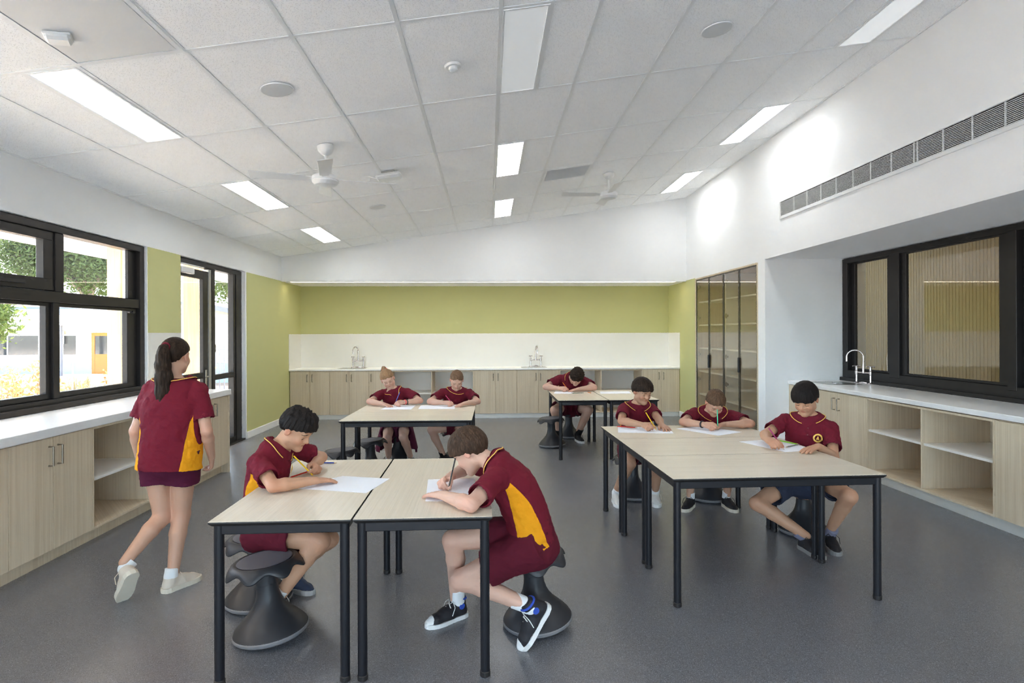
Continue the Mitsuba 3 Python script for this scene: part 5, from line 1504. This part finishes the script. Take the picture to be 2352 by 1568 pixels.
def hair_mesh(t, M, m, style, h, hl=None):
    """Hair as a shell over the skull: its lower edge follows a height that depends on the direction around the head."""
    sc = np.linalg.norm(M[:3, 0])
    S = {'short': dict(front=0.062, temple=0.030, ear=0.006, nape=-0.055, t=0.016, n=0.004), 'crew': dict(front=0.060, temple=0.035, ear=0.012, nape=-0.045, t=0.013, n=0.004),
         'fringe': dict(front=0.024, temple=0.006, ear=0.008, nape=-0.060, t=0.018, n=0.003), 'side': dict(front=0.040, temple=0.020, ear=-0.008, nape=-0.062, t=0.020, n=0.004),
         'spiky': dict(front=0.046, temple=0.030, ear=0.008, nape=-0.050, t=0.019, n=0.008), 'curly': dict(front=0.030, temple=0.012, ear=-0.004, nape=-0.058, t=0.024, n=0.014), 'tied': dict(front=0.070, temple=0.040, ear=0.016, nape=-0.050, t=0.008, n=0.002),
         'mop': dict(front=0.046, temple=0.020, ear=-0.010, nape=-0.075, t=0.020, n=0.006)}[style]
    if hl: S = {**S, **hl}
    c = np.array([0, -0.012, 0.030]); r = np.array([0.073, 0.091, 0.084])
    R = M[:3, :3] / sc; o = M[:3, 3]
    xs = [0, 0.45 * PI * 0.5, 0.5 * PI, 0.72 * PI, PI]
    ys = [S['front'], S['temple'], S['ear'], (S['ear'] + S['nape']) / 2 - 0.01, S['nape']]

    def fn(P):
        q = ((P - o) @ R) / sc
        e = q - c
        k0 = np.linalg.norm(e / r, axis=-1); k1 = np.linalg.norm(e / r ** 2, axis=-1) + 1e-9
        d = k0 * (k0 - 1) / k1
        th = np.abs(np.arctan2(q[..., 0], q[..., 1] + 0.01))
        edge = np.interp(th, xs, ys)
        jag = (meshkit.noise(np.stack([np.arctan2(q[..., 0], q[..., 1]) * 9, q[..., 2] * 6, q[..., 2] * 0], -1), 5) - 0.5) * 0.014
        u = np.clip((q[..., 2] - edge - jag + 0.004) / 0.012, 0, 1); u = u * u * (3 - 2 * u)
        if style == 'curly': nz = (meshkit.fbm(q * 48.0, 2, 3) - 0.45) * 2.2 * S['n']
        else:
            az = np.arctan2(q[..., 0], q[..., 1] + 0.02)
            nz = (meshkit.noise(np.stack([az * 16, q[..., 2] * 14, np.linalg.norm(q, axis=-1) * 20], -1), 7) - 0.5) * S['n'] * 1.6 + (meshkit.noise(np.stack([az * 42, q[..., 2] * 20, 0 * az], -1), 8) - 0.5) * S['n'] * 0.7
            if style == 'spiky': nz = nz + np.maximum(meshkit.noise(q * np.array([60.0, 60.0, 25.0]), 4) - 0.35, 0) * 0.022 * np.clip((q[..., 2] - 0.05) / 0.05, 0, 1)
        front = np.clip(q[..., 1] / 0.08, 0, 1)
        tk = S['t'] * (1 + 0.35 * front * (style in ('spiky', 'mop', 'fringe', 'side')))
        return (d - (-0.008 + u * (tk + 0.008) + nz * u)) * sc
    F = Field(); cw = (M @ np.append(c, 1.0))[:3]
    F.add(fn, cw - 0.15 * sc, cw + 0.15 * sc, 0.004)
    return obj('hair', F.mesh(min(h, 0.0042)), m, t, True)


def pencil(tip, top, m, label, L=0.172, r=0.0042, group=None):
    """Six sided pencil: barrel, sharpened wood, lead."""
    tip, top = np.array(tip, float), np.array(top, float); d = unit(top - tip)
    t = thing('pencil', label, 'pencil', group)
    obj('barrel', tube([tip + d * 0.018, tip + d * L], r, 6), m, t)
    obj('point', tube([tip + d * 0.005, tip + d * 0.018], [0.0013, r], 10), 'm_pencilwood', t, 30)
    obj('lead', tube([tip, tip + d * 0.0052], [0.0003, 0.0014], 8), 'm_lash', t, 30)
    return t
POSE = {}
POSE['P1'] = dict(pel=(-1.227, 3.282, 0.454), neck=(-1.177, 3.299, 0.875), head=(-1.065, 3.327, 0.973), shL=(-1.151, 3.438, 0.857), shR=(-1.215, 3.163, 0.826), elL=(-1.006, 3.600, 0.760), elR=(-1.073, 2.984, 0.747), wrL=(-1.001, 3.394, 0.758), wrR=(-0.902, 3.098, 0.743), haL=(-0.947, 3.332, 0.761), haR=(-0.845, 3.166, 0.730), hiL=(-1.242, 3.366, 0.461), hiR=(-1.214, 3.199, 0.447), knL=(-0.919, 3.441, 0.321), knR=(-0.872, 3.086, 0.433), anL=(-1.162, 3.535, 0.087), anR=(-1.078, 3.066, 0.155), toL=(-1.025, 3.454, 0.036), toR=(-1.044, 3.178, 0.035))
POSE['P2'] = dict(pel=(0.215, 2.970, 0.460), neck=(0.039, 2.979, 0.849), head=(-0.097, 3.045, 0.898), shL=(0.035, 2.829, 0.808), shR=(0.075, 3.126, 0.825), elL=(-0.080, 2.612, 0.747), elR=(-0.120, 3.275, 0.760), wrL=(-0.220, 2.788, 0.743), wrR=(-0.205, 3.075, 0.758), haL=(-0.278, 2.861, 0.730), haR=(-0.250, 3.001, 0.751), hiL=(0.190, 2.885, 0.448), hiR=(0.215, 3.055, 0.471), knL=(-0.142, 2.952, 0.276), knR=(-0.183, 3.005, 0.455), anL=(0.190, 2.820, 0.195), anR=(-0.177, 3.131, 0.106), toL=(0.120, 2.800, 0.030), toR=(-0.310, 3.034, 0.035))
POSE['P3'] = dict(pel=(-1.900, 3.600, 0.775), neck=(-1.885, 3.630, 1.205), head=(-1.890, 3.650, 1.372), shL=(-2.030, 3.640, 1.165), shR=(-1.740, 3.620, 1.163), elL=(-2.100, 3.600, 0.930), elR=(-1.680, 3.590, 0.925), wrL=(-2.114, 3.672, 0.732), wrR=(-1.705, 3.706, 0.751), haL=(-2.110, 3.704, 0.650), haR=(-1.722, 3.749, 0.677), hiL=(-1.985, 3.600, 0.765), hiR=(-1.815, 3.600, 0.765), knL=(-1.945, 3.600, 0.420), knR=(-1.855, 3.640, 0.420), anL=(-2.045, 3.400, 0.225), anR=(-1.865, 3.560, 0.090), toL=(-2.100, 3.440, 0.050), toR=(-1.790, 3.700, 0.035))
POSE['P4'] = dict(pel=(-1.065, 6.897, 0.449), neck=(-1.071, 6.801, 0.852), head=(-1.146, 6.770, 0.986), shL=(-0.924, 6.803, 0.826), shR=(-1.214, 6.811, 0.814), elL=(-0.763, 6.631, 0.754), elR=(-1.320, 6.598, 0.753), wrL=(-0.922, 6.495, 0.754), wrR=(-1.151, 6.476, 0.740), haL=(-0.989, 6.440, 0.750), haR=(-1.080, 6.427, 0.727), hiL=(-0.979, 6.907, 0.450), hiR=(-1.151, 6.889, 0.447), knL=(-0.942, 6.554, 0.362), knR=(-1.115, 6.537, 0.354), anL=(-0.893, 6.785, 0.091), anR=(-1.138, 6.777, 0.091), toL=(-0.848, 6.627, 0.035), toR=(-1.121, 6.614, 0.035))
POSE['P5'] = dict(pel=(-0.389, 6.905, 0.448), neck=(-0.367, 6.792, 0.849), head=(-0.361, 6.706, 0.975), shL=(-0.224, 6.814, 0.812), shR=(-0.516, 6.781, 0.826), elL=(-0.121, 6.603, 0.742), elR=(-0.654, 6.591, 0.748), wrL=(-0.259, 6.447, 0.742), wrR=(-0.486, 6.463, 0.749), haL=(-0.318, 6.385, 0.728), haR=(-0.410, 6.420, 0.749), hiL=(-0.470, 6.938, 0.448), hiR=(-0.308, 6.875, 0.449), knL=(-0.240, 6.659, 0.413), knR=(-0.644, 6.743, 0.411), anL=(-0.239, 6.827, 0.093), anR=(-0.531, 6.887, 0.102), toL=(-0.204, 6.668, 0.035), toR=(-0.505, 6.729, 0.035))
POSE['P6'] = dict(pel=(1.158, 8.384, 0.456), neck=(1.163, 8.238, 0.881), head=(1.210, 8.078, 0.897), shL=(1.324, 8.232, 0.832), shR=(1.000, 8.260, 0.854), elL=(1.438, 8.000, 0.759), elR=(0.785, 8.123, 0.759), wrL=(1.211, 7.948, 0.745), wrR=(0.962, 7.973, 0.754), haL=(1.120, 7.919, 0.730), haR=(1.026, 7.902, 0.754), hiL=(1.252, 8.399, 0.456), hiR=(1.064, 8.371, 0.455), knL=(1.360, 8.012, 0.451), knR=(0.897, 8.005, 0.453), anL=(1.239, 8.163, 0.110), anR=(0.978, 8.150, 0.099), toL=(1.273, 7.991, 0.035), toR=(0.900, 7.989, 0.035))
POSE['P7'] = dict(pel=(1.333, 5.305, 0.452), neck=(1.321, 5.199, 0.858), head=(1.343, 5.124, 0.991), shL=(1.458, 5.251, 0.819), shR=(1.186, 5.148, 0.835), elL=(1.454, 5.013, 0.761), elR=(1.114, 4.924, 0.763), wrL=(1.422, 4.806, 0.744), wrR=(1.255, 4.766, 0.752), haL=(1.431, 4.721, 0.730), haR=(1.280, 4.683, 0.749), hiL=(1.410, 5.275, 0.477), hiR=(1.257, 5.338, 0.428), knL=(1.421, 4.930, 0.356), knR=(1.200, 4.980, 0.391), anL=(1.471, 5.177, 0.101), anR=(1.124, 5.184, 0.102), toL=(1.441, 5.020, 0.036), toR=(1.121, 5.026, 0.036))
POSE['P8'] = dict(pel=(2.019, 5.238, 0.451), neck=(1.944, 5.051, 0.819), head=(1.913, 4.925, 0.906), shL=(2.093, 5.025, 0.781), shR=(1.800, 5.100, 0.796), elL=(2.157, 4.785, 0.750), elR=(1.634, 4.917, 0.749), wrL=(1.939, 4.798, 0.744), wrR=(1.751, 4.737, 0.753), haL=(1.860, 4.758, 0.735), haR=(1.797, 4.662, 0.750), hiL=(2.104, 5.260, 0.451), hiR=(1.933, 5.217, 0.451), knL=(2.022, 4.896, 0.449), knR=(1.719, 4.910, 0.450), anL=(2.045, 5.002, 0.101), anR=(1.724, 5.011, 0.101), toL=(2.051, 4.837, 0.034), toR=(1.625, 4.879, 0.035))
POSE['P9'] = dict(pel=(2.304, 4.222, 0.434), neck=(2.322, 4.199, 0.882), head=(2.268, 4.148, 1.024), shL=(2.425, 4.099, 0.818), shR=(2.199, 4.296, 0.846), elL=(2.340, 3.923, 0.652), elR=(1.988, 4.181, 0.764), wrL=(2.175, 3.815, 0.748), wrR=(1.910, 3.979, 0.764), haL=(2.092, 3.785, 0.735), haR=(1.919, 3.891, 0.755), hiL=(2.387, 4.192, 0.449), hiR=(2.220, 4.253, 0.419), knL=(2.378, 3.813, 0.415), knR=(1.892, 4.100, 0.295), anL=(2.382, 4.036, 0.122), anR=(2.178, 3.981, 0.099), toL=(2.334, 3.878, 0.032), toR=(2.200, 3.814, 0.034))


def band(J, side, frac, r, w, m, name, label, cat):
    a, b = np.array(J['el' + side]), np.array(J['wr' + side]); d = unit(b - a); c = a + (b - a) * frac
    k = obj(name, cat_(tube([c - d * w, c + d * w], r, 20)), m, None, 30); tag(k, label, cat)
    return k


def ring_band(J, side, frac, r, w, m, parent, name, label):
    a, b = np.array(J['el' + side]), np.array(J['wr' + side]); d, u, v = frame_of(b - a); c = a + (b - a) * frac
    pts = [c + (math.cos(q) * u + math.sin(q) * v) * r for q in np.linspace(0, 2 * PI, 28)]
    mm = tube(pts, w, 8, False)
    return obj(name, mm, m, parent, True, label)


for nme, c in (('yellow', (0.80, 0.50, 0.015)), ('black', (0.03, 0.028, 0.028)), ('blue', (0.03, 0.06, 0.30)), ('magenta', (0.42, 0.03, 0.12)), ('orange', (0.62, 0.17, 0.02)), ('green', (0.07, 0.50, 0.30)), ('purple', (0.30, 0.02, 0.12)), ('red', (0.55, 0.03, 0.02)), ('lime', (0.28, 0.62, 0.04)), ('greypen', (0.22, 0.22, 0.20)), ('teal', (0.03, 0.09, 0.08))):
    mat('m_pen' + nme, c, 0.35, 0.5)
mat('m_pencilwood', (0.62, 0.42, 0.24), 0.7, 0.2)


def held(pin, tip0, top0, m, label):
    pin = np.array(pin, float); d = unit(np.array(top0, float) - np.array(tip0, float))
    l = (pin[2] - (TH + 0.0025)) / max(d[2], 0.35)
    return pencil(pin - d * l, pin + d, m, label)


def yawdir(deg, pitch):
    a, b = math.radians(deg), math.radians(pitch)
    return (math.cos(a) * math.cos(b), math.sin(a) * math.cos(b), math.sin(b))


# front left boy
J = POSE['P1']
t, pins, M, B = person('boy with short black hair drawing with a yellow pencil at the front left table', J, yawdir(-14, -34), 0, 'tan', 'm_hairblack', h=0.004, hairstyle='spiky', handR='flat', handL='grip', nL=(0.1, 0.75, 0.65), shoe_style='navy', sock_len=0.2, brow='m_hairblack', hem=-0.06)
held(pins['L'], (-0.948, 3.383, 0.71), (-1.03, 3.33, 0.825), 'm_penyellow', 'yellow pencil in the hand of the boy with short black hair on the left')
# front right boy
J = POSE['P2']
t, pins, M, B = person('brown haired boy in black canvas boots leaning over the front right table', J, yawdir(158, -40), 0, 'fair', 'm_hairbrown', h=0.004, hairstyle='mop', handL='flat', handR='grip', nR=(-0.1, 0.75, 0.65), shoe_style='canvas', sock_len=0.36, sc=1.05, hem=-0.07, lean_back=0.035, hs=0.95, brow='m_hairbrown', badge=False)
held(pins['R'], (-0.273, 3.044, 0.71), (-0.236, 3.03, 0.872), 'm_penblack', 'black pencil in the hand of the brown haired boy at the front right')
# walking girl
J = POSE['P3']
t, pins, M, B = person('girl with a long dark ponytail walking away past the left bench', J, yawdir(86, -4), 0, 'mid', 'm_hairdark', h=0.0045, hairstyle='tied', handL='relax', handR='relax', nL=(-1, 0.3, 0), nR=(1, 0.3, 0), shoe_style='sand', sock_len=0.2, sc=1.02, hem=-0.17, baggy=0.030, short_len=0.42, badge=False, lean_back=0.0, shorts='m_plum', brow='m_hairdark', hairline=dict(nape=-0.062, t=0.010))
F = Field()
pts = [(M @ np.array(q + (1,)))[:3] for q in ((0, -0.098, 0.055), (0.0, -0.128, 0.040), (0.0, -0.135, 0.0), (-0.002, -0.125, -0.06), (-0.004, -0.11, -0.14), (-0.006, -0.105, -0.23), (-0.008, -0.105, -0.31), (-0.008, -0.108, -0.37))]
F.chain(pts, [0.020, 0.026, 0.034, 0.042, 0.046, 0.042, 0.032, 0.012], 0.02)
obj('ponytail', wrinkle(F.mesh(0.0045), 0.012, 45.0, 2, (1, 1, 0.12)), 'm_hairdark', t, True)
obj('hair_tie', tube([pts[0] + 0.022 * (math.cos(a) * unit(M[:3, 0]) + math.sin(a) * unit(M[:3, 2])) - unit(M[:3, 1]) * 0.012 for a in np.linspace(0, 2 * PI, 20)], 0.006, 8, False), 'm_maroon', t, True)
# fair girl
J = POSE['P4']
t, pins, M, B = person('fair haired girl with tilted head and a jumper tied round her waist', J, yawdir(-76, -26), -20, 'fair', 'm_hairfair', h=0.005, hairstyle='tied', handR='flat', handL='grip', nL=(0.75, -0.1, 0.65), shoe_style='blackwhite', sock_len=0.15, shirt_panels=False, brow='m_hairfair', shorts='m_plum', hairline=dict(front=0.058, t=0.012))
held(pins['L'], (-1.046, 6.638, 0.71), (-0.978, 6.608, 0.863), 'm_penblue', 'blue pencil in the hand of the fair haired girl')
ring_band(J, 'L', 0.86, 0.0245, 0.005, 'm_watch', t, 'wrist_band', 'black wrist band'); ring_band(J, 'L', 0.95, 0.0235, 0.005, 'm_band', t, 'wrist_band', 'red wrist band')
q = (M @ [0.0, -0.072, 0.100, 1])[:3]
obj('hair_tie', tube([q + 0.020 * (math.cos(a) * unit(M[:3, 0]) + math.sin(a) * unit(M[:3, 1])) for a in np.linspace(0, 2 * PI, 18)], 0.008, 8, False), 'm_band', t, True, 'red scrunchie')
F = Field(); F.chain([(M @ np.array(w + (1,)))[:3] for w in ((0, -0.072, 0.092), (0.01, -0.105, 0.098), (0.02, -0.13, 0.06), (0.03, -0.135, 0.0), (0.03, -0.12, -0.08))], [0.018, 0.026, 0.03, 0.028, 0.012], 0.02)
obj('ponytail', wrinkle(F.mesh(0.005), 0.010, 45.0, 2), 'm_hairfair', t, True)
pel = np.array(J['pel']); rows = []
for u in np.linspace(0, 1, 9):
    row = []
    for a in np.linspace(-2.25, 2.25, 60):
        wv = 0.020 * u * math.sin(a * 7) + 0.012 * u * math.sin(a * 13 + 1)
        r_ = 0.165 + 0.085 * u ** 0.7 + wv
        drop = 0.055 - u * (0.30 + 0.06 * abs(math.sin(a * 1.1)) + 0.02 * math.sin(a * 5))
        row.append(pel + [r_ * math.sin(a) * 0.95, r_ * math.cos(a) * 0.72, drop])
    rows.append(row)
rows = np.array(rows); n_, m_ = rows.shape[:2]
Fc = []
for i in range(n_ - 1):
    for j in range(m_ - 1): Fc += [(i * m_ + j, i * m_ + j + 1, (i + 1) * m_ + j + 1), (i * m_ + j, (i + 1) * m_ + j + 1, (i + 1) * m_ + j)]
jm = trimesh.Trimesh(rows.reshape(-1, 3), np.array(Fc), process=False)
kn = [tube([pel + [-0.125, -0.075, 0.05], pel + [-0.05, -0.135, 0.02], pel + [0.0, -0.16, -0.01], pel + [0.045, -0.17, -0.09], pel + [0.03, -0.16, -0.17]], [0.03, 0.026, 0.024, 0.024, 0.016], 10), tube([pel + [0.125, -0.075, 0.05], pel + [0.05, -0.135, 0.02], pel + [0.0, -0.165, 0.0], pel + [-0.035, -0.17, -0.09], pel + [-0.05, -0.16, -0.16]], [0.03, 0.026, 0.024, 0.024, 0.016], 10)]
obj('tied_jumper', cat_(jm, *kn), 'm_plum', t, True, 'dark maroon jumper tied round the waist')
# second girl
J = POSE['P5']
t, pins, M, B = person('girl with tied back brown hair seated beside the fair haired girl', J, yawdir(-86, -38), 2, 'fair', 'm_hairlight', h=0.005, hairstyle='tied', handL='flat', handR='grip', nR=(-0.75, -0.1, 0.65), shoe_style='blackgrey', sock='m_sockb', sock_len=0.25, shirt_panels=False, brow='m_hairmid')
held(pins['R'], (-0.392, 6.713, 0.71), (-0.449, 6.66, 0.789), 'm_penmagenta', 'pink pencil in the hand of the girl with tied back brown hair')
# curly boy
J = POSE['P6']
t, pins, M, B = person('boy with dark curly hair bent over the back right table', J, yawdir(-118, -46), 18, 'fair', 'm_hairdark', h=0.005, hairstyle='curly', handL='flat', handR='grip', nR=(-0.75, -0.1, 0.65), shoe_style='blackwhite', sock='m_sockb', sock_len=0.42, sc=1.10, bulk=1.16, hs=0.98, badge=False, baggy=0.01, brow='m_hairdark')
held(pins['R'], (1.08, 8.129, 0.71), (0.983, 8.069, 0.836), 'm_penorange', 'orange pencil in the hand of the curly haired boy')
# dark haired boy in the right group
J = POSE['P7']
t, pins, M, B = person('dark haired boy at the far right tables drawing with a yellow marker', J, yawdir(-66, -22), 0, 'olive', 'm_hairdark', h=0.0047, hairstyle='side', handL='flat', handR='grip', nR=(-0.75, -0.1, 0.65), shoe_style='white', sock_len=0.22, badge=False, brow='m_hairblack', hairline=dict(front=0.040, ear=-0.004))
held(pins['R'], (1.369, 4.801, 0.71), (1.285, 4.82, 0.855), 'm_penyellow', 'yellow marker in the hand of the dark haired boy at the far right tables')
# crew cut boy
J = POSE['P8']
t, pins, M, B = person('boy with short cropped brown hair and a black watch at the far right tables', J, yawdir(-94, -46), 4, 'mid', 'm_hairmid', h=0.0047, hairstyle='crew', handL='flat', handR='grip', nR=(-0.75, -0.1, 0.65), shoe_style='black', sock_len=0.24, badge=False, shirt_panels=False, brow='m_hairmid', lean_back=0.03)
held(pins['R'], (1.8, 4.686, 0.71), (1.79, 4.67, 0.878), 'm_pengreen', 'green pencil in the hand of the boy with cropped brown hair')
w_ = ring_band(J, 'R', 0.90, 0.0245, 0.006, 'm_watch', t, 'watch', 'black watch')
# boy in navy shorts
J = POSE['P9']
t, pins, M, B = person('black haired boy in navy shorts beside the right end of the three tables', J, yawdir(-138, -30), 0, 'tan', 'm_hairblack', h=0.004, hairstyle='fringe', handL='flat', handR='grip', nR=(-0.45, 0.6, 0.65), shoe_style='blackgrey', sock='m_sockg', sock_len=0.26, shirt_panels=False, shorts='m_navy', sc=1.04, brow='m_hairblack', badge=True, hs=0.97, lean_back=0.0)
held(pins['R'], (2.027, 4.061, 0.71), (1.952, 4.117, 0.843), 'm_penpurple', 'dark purple pencil in the hand of the boy in navy shorts')

# ------------------------------------------------------------------ stools
stool(-1.085, 2.99, 10, 5, 180, 'dark grey wobble stool standing empty under the front left table, nearest the camera')
stool(-1.29, 3.36, 30, 0, 0, 'dark grey wobble stool under the boy with short black hair')
stool(0.25, 3.04, 20, 6, 200, 'dark grey wobble stool under the brown haired boy at the front right')
stool(-1.41, 5.78, 5, 4, 160, 'empty dark grey wobble stool at the back left tables, the nearer one')
stool(-1.235, 6.30, 12, 4, 180, 'empty dark grey wobble stool nearest the fair haired girl, at the back left tables')
stool(-1.06, 6.95, 0, 0, 0, 'dark grey wobble stool under the fair haired girl')
stool(-0.385, 6.95, 14, 0, 0, 'dark grey wobble stool under the girl with tied back brown hair')
stool(0.84, 7.80, 8, 3, 190, 'empty dark grey wobble stool at the left front of the back right table')
stool(1.15, 8.46, 0, 0, 0, 'dark grey wobble stool under the curly haired boy')
stool(1.31, 5.35, 0, 0, 0, 'dark grey wobble stool under the dark haired boy with the yellow marker')
stool(1.975, 5.25, 18, 0, 0, 'dark grey wobble stool under the boy with cropped brown hair')
stool(2.35, 4.33, 6, 0, 0, 'dark grey wobble stool under the boy in navy shorts')

# ------------------------------------------------------------------ drawing papers and loose pencils
def paper(c, lab):
    c = np.array(c, float); z = TH + 0.0012
    m = quadbox(np.column_stack([c, np.full(4, z)]), 0.0008)
    k = obj('paper', m, 'm_paper'); tag(k, lab, 'paper', None)


paper([(-1.031, 3.093), (-0.61, 2.97), (-0.543, 3.258), (-0.816, 3.333)], 'large white sheet of paper in front of the boy with short black hair')
paper([(-0.369, 2.815), (-0.069, 2.818), (-0.074, 3.241), (-0.371, 3.235)][0:4] if False else [(-0.301, 2.809), (-0.069, 2.818), (-0.074, 3.241), (-0.331, 3.227)], 'large white sheet of paper under the hands of the front right boy')
paper([(-1.134, 6.245), (-0.812, 6.225), (-0.805, 6.585), (-1.09, 6.60)], 'white sheet of paper in front of the fair haired girl')
paper([(-0.742, 6.252), (-0.36, 6.235), (-0.355, 6.56), (-0.75, 6.57)], 'white sheet of paper in front of the girl with tied back brown hair')
paper([(0.854, 7.723), (1.10, 7.69), (1.15, 7.99), (0.90, 7.99)], 'white sheet of paper in front of the curly haired boy')
paper([(1.461, 7.647), (1.867, 7.660), (1.90, 7.935), (1.50, 7.93)], 'white sheet of paper lying on the empty back right table')
paper([(1.029, 4.664), (1.453, 4.596), (1.51, 4.90), (1.088, 4.95)], 'white sheet of paper in front of the dark haired boy with the yellow marker')
paper([(1.543, 4.824), (1.764, 4.477), (2.013, 4.622), (1.80, 4.945)], 'white sheet of paper in front of the boy with cropped brown hair')
paper([(1.816, 4.218), (1.962, 3.832), (2.205, 3.888), (2.12, 4.304)], 'white sheet of paper in front of the boy in navy shorts')


def lying(a, b, m, lab, L=0.172, z=0.0052):
    a, b = np.array([a[0], a[1], TH + z]), np.array([b[0], b[1], TH + z])
    pencil(a, b, m, lab, L)


lying((-0.929, 3.655), (-1.035, 3.667), 'm_penblue', 'blue pencil lying on the far end of the front left table')
lying((-1.024, 3.459), (-1.058, 3.377), 'm_penred', 'red pencil lying between the hands of the boy with short black hair', z=0.0062)
lying((2.176, 4.06), (2.12, 4.189), 'm_penlime', 'lime green pencil lying on the paper of the boy in navy shorts', z=0.0062)
lying((2.028, 3.966), (2.16, 4.053), 'm_pengreypen', 'grey pencil lying on the paper of the boy in navy shorts', z=0.0062)
lying((1.232, 4.858), (1.185, 4.885), 'm_penred', 'red pencil lying on the paper of the dark haired boy with the yellow marker', z=0.0062)
lying((1.078, 7.70), (1.228, 7.729), 'm_penteal', 'dark pencil lying on the table in front of the curly haired boy', z=0.0062)
lying((1.316, 7.837), (1.348, 7.719), 'm_penorange', 'orange pencil lying to the right of the curly haired boy', 0.11)
